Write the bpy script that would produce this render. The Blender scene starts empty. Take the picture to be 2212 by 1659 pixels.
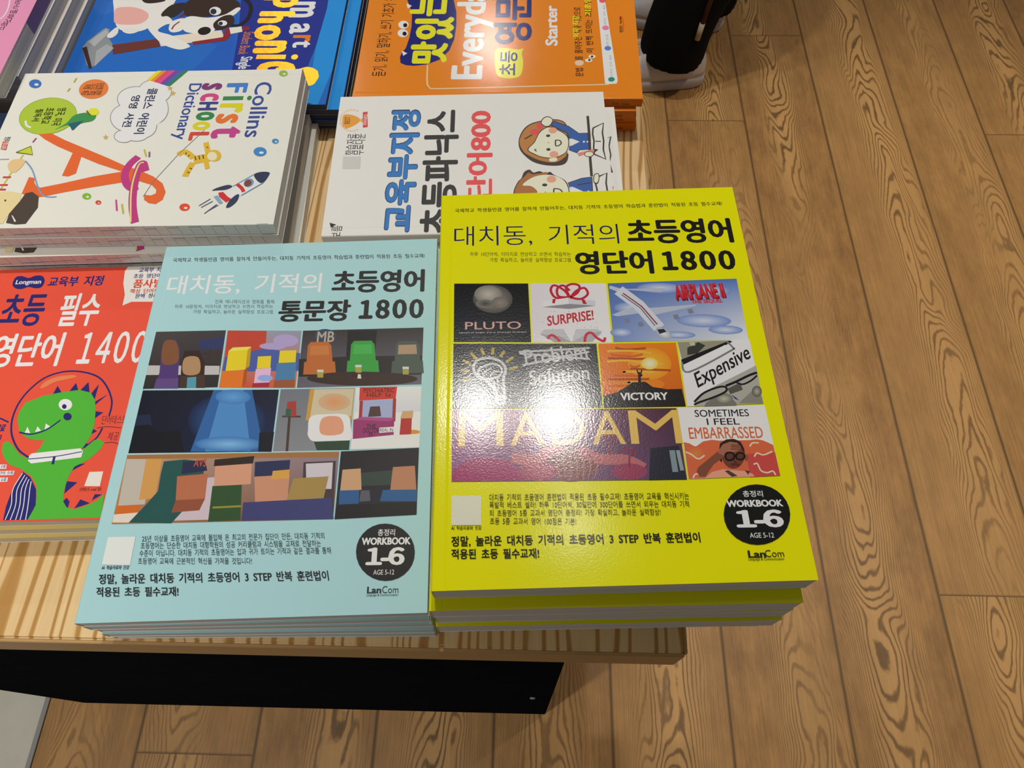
import bpy, bmesh, math, random
from mathutils import Matrix, Vector
S = bpy.context.scene
# ---------------------------------------------------------------- camera
cam = bpy.data.objects.new('camera', bpy.data.cameras.new('camera'))
S.collection.objects.link(cam); S.camera = cam
cam.data.sensor_width = 36.0
cam.data.lens = 1577.53 / 2212 * 36
cam.data.clip_start = 0.02
cam.location = (-0.1246, -0.0597, 0.4467)
cam.matrix_world = Matrix.Translation(cam.location) @ Matrix.Rotation(0.0523, 4, 'Z') @ Matrix.Rotation(math.pi/2 - 1.0844, 4, 'X') @ Matrix.Rotation(-0.0323, 4, 'Z')
# ---------------------------------------------------------------- world, lamps, exposure
w = bpy.data.worlds.new('shop_light'); S.world = w; w.use_nodes = True
w.node_tree.nodes['Background'].inputs[0].default_value = (1.0, 0.96, 0.92, 1)
w.node_tree.nodes['Background'].inputs[1].default_value = 0.13
S.view_settings.view_transform = 'Standard'; S.view_settings.look = 'None'
S.view_settings.exposure = 0.0; S.view_settings.gamma = 1.0
try: S.view_settings.use_curve_mapping = False
except Exception: pass
def spot(name, loc, tgt, power, size, radius, col=(1, .93, .83), blend=.6):
    l = bpy.data.lights.new(name, 'SPOT'); l.energy = power; l.spot_size = math.radians(size); l.spot_blend = blend
    l.shadow_soft_size = radius; l.color = col
    o = bpy.data.objects.new(name, l); S.collection.objects.link(o); o.location = loc
    o.rotation_euler = (Vector(tgt) - Vector(loc)).to_track_quat('-Z', 'Y').to_euler()
    return o
FZ0 = -.75; WARM = (1, .96, .90)
spot('track_lamp', (-.03, 1.00, 1.95), (-.16, .22, 0), 48, 95, .026, WARM)
spot('track_lamp', (-.30, 1.02, 1.95), (-.34, .22, 0), 31, 95, .026, WARM)
spot('track_lamp', (-.33, 3.00, 1.95), (-.20, .55, 0), 13, 70, .040, WARM)
spot('track_lamp', (-1.20, 2.98, 1.95), (-.33, .46, 0), 27, 34, .040, WARM)
spot('track_lamp', (.02, .62, 1.95), (-.10, .30, -.4), 4, 100, .05, WARM)
spot('track_lamp', (1.15, .85, 1.95), (1.05, .65, FZ0), 105, 64, .05, (1, .87, .68), .9)
spot('track_lamp', (-1.30, -.80, 1.75), (-.92, -.04, -.25), 112, 48, .06, (1, .95, .87), 1.0)
# ---------------------------------------------------------------- materials
def lin(h):
    def f(c): c /= 255; return c/12.92 if c <= .04045 else ((c+.055)/1.055)**2.4
    return tuple(f((h >> k) & 255) for k in (16, 8, 0))
KL = 0.80            # printed colours are the photographed ones divided by the light on the table
def pc(h): return tuple(min(c/KL, .9) for c in lin(h)) + (1.0,)
class NT:
    def __init__(s, name):
        s.m = bpy.data.materials.new(name); s.m.use_nodes = True; s.t = s.m.node_tree
        s.b = s.t.nodes['Principled BSDF']
    def n(s, typ, ins=None, **kw):
        x = s.t.nodes.new(typ)
        for k, v in kw.items(): setattr(x, k, v)
        for k, v in (ins or {}).items():
            if isinstance(v, bpy.types.NodeSocket): s.t.links.new(v, x.inputs[k])
            else: x.inputs[k].default_value = v
        return x
    def math(s, op, a, b=0.0, c=0.0):
        x = s.n('ShaderNodeMath', operation=op)
        for i, v in enumerate((a, b, c)):
            if isinstance(v, bpy.types.NodeSocket): s.t.links.new(v, x.inputs[i])
            else: x.inputs[i].default_value = v
        return x.outputs[0]
    def ramp(s, fac, stops):
        x = s.n('ShaderNodeValToRGB', {0: fac}); e = x.color_ramp.elements
        while len(e) < len(stops): e.new(.5)
        for q, (p, c) in zip(e, stops): q.position = p; q.color = c if len(c) == 4 else (*c, 1)
        return x.outputs[0]
    def mix(s, fac, a, b, blend='MIX'):
        x = s.n('ShaderNodeMix', data_type='RGBA', blend_type=blend)
        for k, v in ((0, fac), (6, a), (7, b)):
            if isinstance(v, bpy.types.NodeSocket): s.t.links.new(v, x.inputs[k])
            else: x.inputs[k].default_value = v if not isinstance(v, tuple) or len(v) == 4 else (*v, 1)
        return x.outputs[2]
    def set(s, **kw):
        for k, v in kw.items():
            k = k.replace('_', ' ')
            if isinstance(v, bpy.types.NodeSocket): s.t.links.new(v, s.b.inputs[k])
            else: s.b.inputs[k].default_value = v
        return s.m
def noise(t, vec, scale, detail=2.0, rough=.5, dist=0.0, out=0):
    return t.n('ShaderNodeTexNoise', {'Vector': vec, 'Scale': scale, 'Detail': detail, 'Roughness': rough, 'Distortion': dist}).outputs[out]
def print_mat(name, rough, bump, bscale=900.0, metal=0.0, spec=.5):
    t = NT(name); a = t.n('ShaderNodeVertexColor', layer_name='print_color')
    tc = t.n('ShaderNodeTexCoord')
    nz = noise(t, tc.outputs['Object'], bscale, 2.0)
    bp = t.n('ShaderNodeBump', {'Strength': bump, 'Distance': .0002, 'Height': nz})
    col = t.mix(noise(t, tc.outputs['Object'], 60, 3.0), a.outputs[0], (.97, .97, .97), 'MULTIPLY')
    return t.set(Base_Color=col, Roughness=rough, Metallic=metal, Specular_IOR_Level=spec, Normal=bp.outputs[0])
PRINT = {'gloss': print_mat('glossy_laminated_print', .14, .17, 1000, spec=.28), 'satin': print_mat('satin_print', .5, .02, spec=.3),
         'matte': print_mat('matte_print', .6, .02, spec=.2), 'foil': print_mat('gold_foil', .36, .9, 160, .9)}
def paper_mat(name, c, c2):
    t = NT(name); tc = t.n('ShaderNodeTexCoord'); sp = t.n('ShaderNodeSeparateXYZ', {0: tc.outputs['Object']})
    v = t.n('ShaderNodeCombineXYZ', {0: t.math('MULTIPLY', sp.outputs[0], 3.0), 1: t.math('MULTIPLY', sp.outputs[1], 3.0), 2: t.math('MULTIPLY', sp.outputs[2], 900.0)})
    nz = noise(t, v.outputs[0], 1.0, 3.0, .7)
    col = t.ramp(nz, [(.3, c2), (.7, c)])
    bp = t.n('ShaderNodeBump', {'Strength': .3, 'Distance': .0002, 'Height': nz})
    return t.set(Base_Color=col, Roughness=.8, Specular_IOR_Level=.2, Normal=bp.outputs[0])
PAPER = {'white': paper_mat('white_page_edges', (.80, .78, .74), (.66, .64, .60)), 'cream': paper_mat('cream_page_edges', (.78, .72, .60), (.62, .56, .46)),
         'grey': paper_mat('grey_page_edges', (.60, .57, .52), (.33, .31, .29)), 'dark': paper_mat('shaded_page_edges', (.10, .11, .16), (.05, .055, .09)),  # the dark one has the shadow on the course books' page edges in its colour
         'orange': paper_mat('orange_page_edges', (.80, .72, .62), (.62, .5, .4))}
def wood_floor():
    t = NT('brown_plank_wood'); tc = t.n('ShaderNodeUVMap', uv_map='plank'); sp = t.n('ShaderNodeSeparateXYZ', {0: tc.outputs[0]})
    at = t.n('ShaderNodeAttribute', attribute_name='plank_id'); pid = at.outputs['Fac']; u, v = sp.outputs[0], sp.outputs[1]
    off = t.math('MULTIPLY', pid, 37.0)
    def V(su, sv, z=0.0): return t.n('ShaderNodeCombineXYZ', {0: t.math('MULTIPLY', u, su), 1: t.math('ADD', t.math('MULTIPLY', v, sv), off), 2: t.math('ADD', off, z)}).outputs[0]
    A = t.math
    uc = A('ADD', A('MULTIPLY', pid, .075), .050)                        # heart line of each board
    du = A('SUBTRACT', u, A('ADD', uc, A('MULTIPLY', A('SUBTRACT', noise(t, V(.01, 3.0, 9.0), 1.0, 1.0), .5), .05)))
    d2 = A('MULTIPLY', du, du)
    sgn = A('SUBTRACT', A('MULTIPLY', A('GREATER_THAN', pid, .45), 2.0), 1.0)
    n1 = noise(t, V(15.0, 4.2), 1.0, 1.5, .5, .4)
    wig = noise(t, V(120.0, 60.0, 2.0), 1.0, 2.0)
    ph = A('ADD', A('ADD', A('MULTIPLY', A('MULTIPLY', v, 16.0), sgn), A('MULTIPLY', d2, 2600.0)), A('ADD', A('MULTIPLY', n1, 13.0), A('MULTIPLY', wig, .42)))
    ring = A('SINE', A('MULTIPLY', ph, 6.2832))
    ctr = A('POWER', 2.718, A('MULTIPLY', d2, -620.0))
    patch = t.ramp(noise(t, V(10.0, 1.3, 5.0), 1.0, 1.0), [(.36, (.15, .15, .15)), (.58, (1, 1, 1))])
    mk = A('MULTIPLY', A('ADD', A('MULTIPLY', ctr, .85), .15), patch)
    fib = noise(t, V(460.0, 8.0, 1.0), 1.0, 3.0, .6)
    blot = noise(t, V(34.0, 13.0, 3.0), 1.0, 5.0, .7)
    base = t.ramp(blot, [(.3, lin(0x8c673e)), (.5, lin(0xa57b4a)), (.70, lin(0xba8c54))])
    base = t.mix(A('MULTIPLY', A('FRACT', A('MULTIPLY', pid, 7.3)), .45), base, lin(0xc0945c))
    base = t.mix(A('MULTIPLY', ctr, .35), base, lin(0xc69a62))
    base = t.mix(.8, base, t.ramp(fib, [(.3, (.76, .74, .72)), (.7, (1.13, 1.11, 1.07))]), 'MULTIPLY')
    dark = t.ramp(ring, [(.5, (0, 0, 0)), (.92, (1, 1, 1))])
    light = t.ramp(ring, [(.05, (1, 1, 1)), (.5, (0, 0, 0))])
    c = t.mix(A('MULTIPLY', A('MULTIPLY', dark, mk), .72), base, lin(0x54402a))
    c = t.mix(A('MULTIPLY', A('MULTIPLY', light, mk), .5), c, lin(0xe0b070))
    e = t.math('MINIMUM', t.math('MINIMUM', u, t.math('SUBTRACT', .1755, u)), v)
    c = t.mix(t.ramp(e, [(.0, (1, 1, 1)), (.0010, (.7, .7, .7)), (.0022, (0, 0, 0))]), c, lin(0x5a4429))
    bp = t.n('ShaderNodeBump', {'Strength': .12, 'Distance': .0006, 'Height': fib})
    return t.set(Base_Color=c, Roughness=.5, Specular_IOR_Level=.3, Normal=bp.outputs[0])
def pine():
    t = NT('pale_striped_pine'); tc = t.n('ShaderNodeTexCoord'); sp = t.n('ShaderNodeSeparateXYZ', {0: tc.outputs['Object']}); x, y = sp.outputs[0], sp.outputs[1]
    st = t.math('FLOOR', t.math('DIVIDE', t.math('ADD', x, 5.0), .041))
    hsh = t.math('FRACT', t.math('MULTIPLY', t.math('SINE', t.math('MULTIPLY', st, 12.9898)), 43758.5))
    off = t.math('MULTIPLY', hsh, 23.0)
    v = t.n('ShaderNodeCombineXYZ', {0: t.math('MULTIPLY', x, 26.0), 1: t.math('ADD', t.math('MULTIPLY', y, 2.2), off), 2: off})
    n1 = noise(t, v.outputs[0], 1.0, 1.5, .45, .3)
    ring = t.math('SINE', t.math('ADD', t.math('MULTIPLY', n1, 42.0), t.math('MULTIPLY', x, 700.0)))
    fib = noise(t, t.n('ShaderNodeCombineXYZ', {0: t.math('MULTIPLY', x, 900.0), 1: t.math('MULTIPLY', y, 20.0), 2: 0.0}).outputs[0], 1.0, 2.0)
    c = t.ramp(ring, [(.0, lin(0xf0d09c)), (.45, lin(0xe8c690)), (.64, lin(0xc89a58)), (1.0, lin(0xb8894a))])
    c = t.mix(.5, c, t.ramp(fib, [(.3, (.86, .84, .8)), (.7, (1.08, 1.08, 1.08))]), 'MULTIPLY')
    c = t.mix(t.math('MULTIPLY', hsh, .25), c, lin(0xc79a5c))
    return t.set(Base_Color=c, Roughness=.55, Specular_IOR_Level=.25)
def plain(name, c, rough=.5, spec=.4, var=.1, scale=40.0, bump=0.0, stretch=(1, 1, 1)):
    t = NT(name); tc = t.n('ShaderNodeTexCoord'); mp = t.n('ShaderNodeMapping', {'Vector': tc.outputs['Object'], 'Scale': stretch})
    nz = noise(t, mp.outputs[0], scale, 4.0, .6)
    col = t.mix(nz, tuple(k*(1-var) for k in c), tuple(min(1, k*(1+var)) for k in c))
    t.set(Base_Color=col, Roughness=rough, Specular_IOR_Level=spec)
    if bump: t.set(Normal=t.n('ShaderNodeBump', {'Strength': bump, 'Distance': .001, 'Height': nz}).outputs[0])
    return t.m
M_FLOOR = wood_floor(); M_PINE = pine()
M_EDGE = plain('pale_wood_edge_band', lin(0xc09a66), .5, .3, .12, 8, 0, (6, 6, 120))
M_BLACK = plain('black_laminate', (.0095, .0095, .0115), .6, .0, .2, 30)
M_TILE = plain('grey_speckled_tile', lin(0xd6d2c6), .5, .3, .10, 26, .1)
M_METAL = plain('grey_metal_strip', lin(0x9a9a98), .35, .5, .1, 60)
M_CLOTH = plain('black_trouser_cloth', (.006, .006, .007), .9, .1, .3, 300, .1)
M_SHOE = plain('white_shoe_leather', (.66, .61, .59), .5, .35, .08, 60)
M_SOLE = plain('white_rubber_sole', (.56, .51, .50), .6, .3, .12, 80)
M_CORD = plain('brown_cord', (.07, .02, .01), .7, .2, .2, 200)
M_TIP = plain('pale_metal_tip', (.45, .36, .25), .35, .5, .1, 100)
# ---------------------------------------------------------------- object helpers
def tag(o, label=None, cat=None, group=None, kind=None):
    for k, v in (('label', label), ('category', cat), ('group', group), ('kind', kind)):
        if v: o[k] = v
    return o
def empty(name, loc, rz=0.0):
    o = bpy.data.objects.new(name, None); S.collection.objects.link(o); o.empty_display_size = .05
    o.location = loc; o.rotation_euler = (0, 0, rz); return o
def link(name, me, mat, parent=None, label=None):
    o = bpy.data.objects.new(name, me); S.collection.objects.link(o)
    for m in (mat if isinstance(mat, (list, tuple)) else [mat]): me.materials.append(m)
    if parent: o.parent = parent
    if label: o['label'] = label
    return o
def box(bm, a, b):
    x0, y0, z0 = a; x1, y1, z1 = b
    v = [bm.verts.new(p) for p in ((x0,y0,z0),(x1,y0,z0),(x1,y1,z0),(x0,y1,z0),(x0,y0,z1),(x1,y0,z1),(x1,y1,z1),(x0,y1,z1))]
    for f in ((3,2,1,0),(4,5,6,7),(0,1,5,4),(1,2,6,5),(2,3,7,6),(3,0,4,7)): bm.faces.new([v[i] for i in f])
def mesh(bm, name='m', smooth=False):
    bmesh.ops.recalc_face_normals(bm, faces=bm.faces[:])
    me = bpy.data.meshes.new(name); bm.to_mesh(me); bm.free()
    if smooth: me.polygons.foreach_set('use_smooth', [True]*len(me.polygons))
    return me
def loft(rings, cap=True):
    bm = bmesh.new(); vs = [[bm.verts.new(p) for p in r] for r in rings]; n = len(rings[0])
    for a, b in zip(vs, vs[1:]):
        for i in range(n): bm.faces.new((a[i], a[(i+1) % n], b[(i+1) % n], b[i]))
    if cap: bm.faces.new(vs[0][::-1]); bm.faces.new(vs[-1])
    return bm
# ---------------------------------------------------------------- printed artwork (cover millimetres, reader's bottom left is 0,0)
_fc = bpy.data.curves.new('lettering', 'FONT'); _fo = bpy.data.objects.new('lettering', _fc); S.collection.objects.link(_fo)
_fc.fill_mode = 'FRONT'; _fc.resolution_u = 3
def text_mesh(s, bold):
    wide = all(c in '0123456789-' for c in s) and len(s) > 2      # numerals in the sturdier lettering of the Korean lines
    if wide: s = ''.join(chr(0xFF10+ord(c)-48) if c != '-' else c for c in s)
    _fc.space_character = .55 if wide else 1.0; _fc.space_word = 1.0 if s.isascii() else 1.75
    _fc.body = s; _fc.offset = bold
    me = bpy.data.meshes.new_from_object(_fo.evaluated_get(bpy.context.evaluated_depsgraph_get()))
    return me
def smooth_pts(p, closed):
    n = len(p); out = []
    for i in range(n if closed else n-1):
        g = lambda k: p[k % n] if closed else p[max(0, min(n-1, k))]
        a, b, c, d = g(i-1), g(i), g(i+1), g(i+2)
        for k in range(5):
            t = k/5
            out.append(tuple(.5*((2*b[j]) + (c[j]-a[j])*t + (2*a[j]-5*b[j]+4*c[j]-d[j])*t*t + (3*b[j]-a[j]-3*c[j]+d[j])*t**3) for j in (0, 1)))
    if not closed: out.append(p[-1])
    return out
LAYER = 1.5e-6; ZTOP = [0]; LY = {'T': 6, 'P': 3, 'R': 3, 'E': 5, 'L': 4}
def art_mesh(items, W, L, z):
    items = sorted(items, key=lambda t: t[LY[t[0]]])   # every printed shape gets a hair's breadth of its own
    zz = [z + LAYER]
    bm = bmesh.new(); cl = bm.loops.layers.float_color.new('print_color')
    def face(pts, col, layer):
        try: f = bm.faces.new([bm.verts.new((x*.001, y*.001, zz[0])) for x, y in pts])
        except ValueError: return
        for i, lp in enumerate(f.loops): lp[cl] = col[i] if isinstance(col, list) else col
        f.normal_update()
        if f.normal.z < 0: f.normal_flip()
    for it in items:
        k = it[0]; zz[0] += LAYER
        if k == 'T':
            _, s, o, u, v, col, ly, bold, sh = it
            me = text_mesh(s, min(bold, 0)); vs = [x.co.copy() for x in me.vertices]
            if not vs: continue
            if sh:
                for q in vs: q.x += q.y*sh
            x0 = min(q.x for q in vs); x1 = max(q.x for q in vs); y0 = min(q.y for q in vs); y1 = max(q.y for q in vs)
            d = max(bold, 0)*.8; fx, fy = d/(x1-x0), d/max(y1-y0, 1e-6); c = pc(col)
            ofs = [(0, 0)] if d < .004 else [(-1, -.4), (1, .4), (-.4, 1), (.4, -1)] if d < .02 else [(0, 0), (-1, 0), (1, 0), (0, -1), (0, 1), (-.7, -.7), (.7, -.7), (-.7, .7), (.7, .7)]
            for ox, oy in ofs:              # heavy weights: the letter struck several times side by side
                nv = []
                for q in vs:
                    a, b = (q.x-x0)/(x1-x0)*(1-2*fx)+fx*(1+ox), (q.y-y0)/max(y1-y0, 1e-6)*(1-1.2*fy)+fy*(.6+.6*oy)
                    nv.append(bm.verts.new(((o[0]+u[0]*a+v[0]*b)*.001, (o[1]+u[1]*a+v[1]*b)*.001, zz[0])))
                zz[0] += LAYER*.4
                for p in me.polygons:
                    try: f = bm.faces.new([nv[i] for i in p.vertices])
                    except ValueError: continue
                    for lp in f.loops: lp[cl] = c
                    f.normal_update()
                    if f.normal.z < 0: f.normal_flip()
            bpy.data.meshes.remove(me)
        elif k == 'P':
            p = list(zip(it[1][::2], it[1][1::2])); face(smooth_pts(p, True) if it[4] else p, pc(it[2]), it[3])
        elif k == 'R':
            p = list(zip(it[1][::2], it[1][1::2])); n = 6; C4 = [pc(c) for c in it[2]]
            def at(a, b, q): return tuple((q[0][j]*(1-a)+q[1][j]*a)*(1-b) + (q[3][j]*(1-a)+q[2][j]*a)*b for j in range(len(q[0])))
            for i in range(n):
                for j in range(n):
                    cs = ((i/n, j/n), ((i+1)/n, j/n), ((i+1)/n, (j+1)/n), (i/n, (j+1)/n))
                    face([at(a, b, p) for a, b in cs], [at(a, b, C4) for a, b in cs], it[3])
        elif k == 'E':
            _, c, u, v, col, ly, edge = it; n = 28
            ring = [(c[0]+u[0]*math.cos(6.28319*i/n)+v[0]*math.sin(6.28319*i/n), c[1]+u[1]*math.cos(6.28319*i/n)+v[1]*math.sin(6.28319*i/n)) for i in range(n)]
            if edge is None: face(ring, pc(col), ly)
            else:
                a, b = pc(col), pc(edge)
                for i in range(n): face([c, ring[i], ring[(i+1) % n]], [a, b, b], ly)
        elif k == 'L':
            p = list(zip(it[1][::2], it[1][1::2])); w = it[2]/2; closed = it[6]
            if it[5] and len(p) > 2: p = smooth_pts(p, closed)
            elif closed: p = p + [p[0]]
            ls, rs = [], []
            for i in range(len(p)):
                a = p[max(0, i-1)]; b = p[min(len(p)-1, i+1)]
                dx, dy = b[0]-a[0], b[1]-a[1]; d = math.hypot(dx, dy) or 1
                ls.append((p[i][0]-dy/d*w, p[i][1]+dx/d*w)); rs.append((p[i][0]+dy/d*w, p[i][1]-dx/d*w))
            for i in range(len(p)-1): face([rs[i], rs[i+1], ls[i+1], ls[i]], pc(it[3]), it[4])
    for co, no in (((.0003, 0, 0), (-1, 0, 0)), ((W*.001-.0001, 0, 0), (1, 0, 0)), ((0, .0001, 0), (0, -1, 0)), ((0, L*.001-.0001, 0), (0, 1, 0))):
        bmesh.ops.bisect_plane(bm, geom=bm.verts[:]+bm.edges[:]+bm.faces[:], plane_co=co, plane_no=no, clear_outer=True)
    ZTOP[0] = zz[0] - z
    me = bpy.data.meshes.new('print'); bm.to_mesh(me); bm.free(); return me
# ---------------------------------------------------------------- a paperback: cover (front, spine and back in one wrap) and page block
def paperback_meshes(W, L, T, front, spine, back, crease=True, ct=.00035):
    W, L, T = W*.001, L*.001, T*.001
    r = min(.0012, T*.3)
    # outer profile from the back cover's fore-edge round the spine to the front cover's fore-edge
    out = [(W, 0), (.006, 0)] + [(r-r*math.sin(a), r-r*math.cos(a)) for a in (0, .52, 1.05, 1.5708)] + [(r-r*math.cos(a), T-r+r*math.sin(a)) for a in (0, .52, 1.05, 1.5708)]
    if crease: out += [(.0062, T), (.0070, T-.00018), (.0078, T)]
    out += [(W, T)]
    inn = []
    for x, z in out: inn.append((max(x, ct) if x < W else W, min(max(z, ct), T-ct)))
    bm = bmesh.new(); cl = bm.loops.layers.float_color.new('print_color')
    cols = []
    for (x, z), (x2, z2) in zip(out, out[1:]):
        mz = (z+z2)/2; mx = (x+x2)/2
        cols.append(pc(back) if mz < r*.6 and mx > r*.5 else pc(front) if mz > T-r*.8 and mx > r*.4 else pc(spine))
    O = [[bm.verts.new((x, y, z)) for x, z in out] for y in (0, L)]; I = [[bm.verts.new((x, y, z)) for x, z in inn] for y in (0, L)]
    def fc(vs, c):
        f = bm.faces.new(vs)
        for lp in f.loops: lp[cl] = c
    for i in range(len(out)-1):
        c = cols[i]
        fc((O[0][i], O[0][i+1], O[1][i+1], O[1][i]), c); fc((I[0][i], I[1][i], I[1][i+1], I[0][i+1]), pc(0xe8e6e0))
        for k in (0, 1): fc((O[k][i], I[k][i], I[k][i+1], O[k][i+1]), c)
    fc((O[0][0], O[1][0], I[1][0], I[0][0]), cols[0]); fc((O[0][-1], I[0][-1], I[1][-1], O[1][-1]), cols[-1])
    bmesh.ops.remove_doubles(bm, verts=bm.verts[:], dist=1e-7)
    cover = mesh(bm, 'cover')
    bm = bmesh.new(); box(bm, (ct*1.2, .0003, ct*1.02), (W-.0003, L-.0003, T-ct*1.02)); pages = mesh(bm, 'page_block')
    return cover, pages
def make_book(name, label, cat, group, size, pose, z0, colors, paper, finish, art=(), foil=True):
    W, L, T = size
    root = empty(name, (pose[0], pose[1], z0), pose[2]); tag(root, label, cat, group)
    cm, pm = paperback_meshes(W, L, T, *colors)
    cov = link('cover', cm, PRINT[finish], root); link('page_block', pm, PAPER[paper], root)
    zs = 0
    for gname, glabel, items in art:
        am = art_mesh(items, W, L, T*.001 + zs); zs += ZTOP[0]
        link(gname, am, PRINT['foil' if gname == 'foil_lettering' else finish], cov, glabel)
    return root
def copy_tree(o, parent=None):
    c = o.copy(); S.collection.objects.link(c)
    if parent: c.parent = parent
    for ch in list(o.children): copy_tree(ch, c)
    return c
def copy_book(src, label, pose, z0, keep=('cover', 'page_block')):
    r = src.copy(); S.collection.objects.link(r); r.location = (pose[0], pose[1], z0); r.rotation_euler = (0, 0, pose[2]); r['label'] = label
    for ch in list(src.children):
        if ch.name.split('.')[0] in keep:
            c = ch.copy(); S.collection.objects.link(c); c.parent = r
    return r
# ---------------------------------------------------------------- the floor: planks, the grey tile and its metal strip
FZ = -0.75; PW = .1755
def floor_planks():
    bm = bmesh.new(); uv = bm.loops.layers.uv.new('plank'); pid = bm.faces.layers.float.new('plank_id'); rd = random.Random(11)
    for i in range(-7, 15):
        x0 = .18 + i*PW; LEN = 1.82
        y = -1.7 - rd.random()*LEN
        if i == 0: y = 1.256 - 2*LEN
        if i == 1: y = 1.5495 - 2*LEN
        if i == 2: y = .2015 - 2*LEN
        k = 0
        while y < 3.8:
            f = bm.faces.new([bm.verts.new(p) for p in ((x0, y, FZ), (x0+PW, y, FZ), (x0+PW, y+LEN, FZ), (x0, y+LEN, FZ))])
            for lp, q in zip(f.loops, ((0, 0), (PW, 0), (PW, LEN), (0, LEN))): lp[uv].uv = q
            f[pid] = rd.random(); y += LEN
    return bm
tag(link('floor', mesh(floor_planks()), M_FLOOR), kind='structure')
bm = bmesh.new(); box(bm, (-2.4, -1.6, FZ-.01), (-.8545, 3.8, FZ+.0015)); tag(link('floor_tile', mesh(bm), M_TILE), kind='structure')
bm = bmesh.new(); box(bm, (-.8540, -1.6, FZ-.01), (-.8470, 3.8, FZ+.0030)); tag(link('trim_1', mesh(bm), M_METAL), kind='structure')
# ---------------------------------------------------------------- the display table
tb = empty('display_table', (-.6, .5, FZ)); tag(tb, 'pale pine display table with a black base, carrying all the book stacks', 'table')
def tpart(name, bm, mat, bevel=0.0, label=None):
    if bevel: bmesh.ops.bevel(bm, geom=bm.edges[:], offset=bevel, segments=2, affect='EDGES')
    o = link(name, mesh(bm), mat, tb, label); o.matrix_parent_inverse = Matrix.Translation((.6, -.5, -FZ)); return o
XR = -.031
bm = bmesh.new(); box(bm, (-1.4, .002, -.036), (XR-.0015, 1.05, 0)); top = tpart('tabletop', bm, M_PINE, .0012)
bm = bmesh.new(); box(bm, (-1.4, 0, -.0360), (XR-.002, .0022, -.0012)); box(bm, (XR-.0022, .002, -.0360), (XR, 1.05, -.0012)); tpart('edge_band', bm, M_EDGE, .0004, 'plain pale wood edge strip')
bm = bmesh.new(); box(bm, (-.7945, .0145, FZ), (-.0945, .95, -.036)); tpart('base_cabinet', bm, M_BLACK, .001)
bm = bmesh.new()
p = [(-.7950, .0150), (-1.35, .0800), (-1.35, .95), (-.7950, .95)]
lo = [bm.verts.new((x, y, FZ+.0035)) for x, y in p]; hi = [bm.verts.new((x, y, -.036)) for x, y in p]
bm.faces.new(lo[::-1]); bm.faces.new(hi)
for i in range(4): bm.faces.new((lo[i], lo[(i+1) % 4], hi[(i+1) % 4], hi[i]))
tpart('base_panel', bm, plain('deep_black_panel', (.002, .002, .002), .6, .1), 0, 'deeper black angled panel')
bm = bmesh.new(); bmesh.ops.create_cone(bm, cap_ends=True, segments=14, radius1=.0035, radius2=.0028, depth=.002, matrix=Matrix.Translation((-.1165, .0138, -.47)) @ Matrix.Rotation(math.pi/2, 4, 'X')); tpart('screw_cap', bm, M_METAL)
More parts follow.
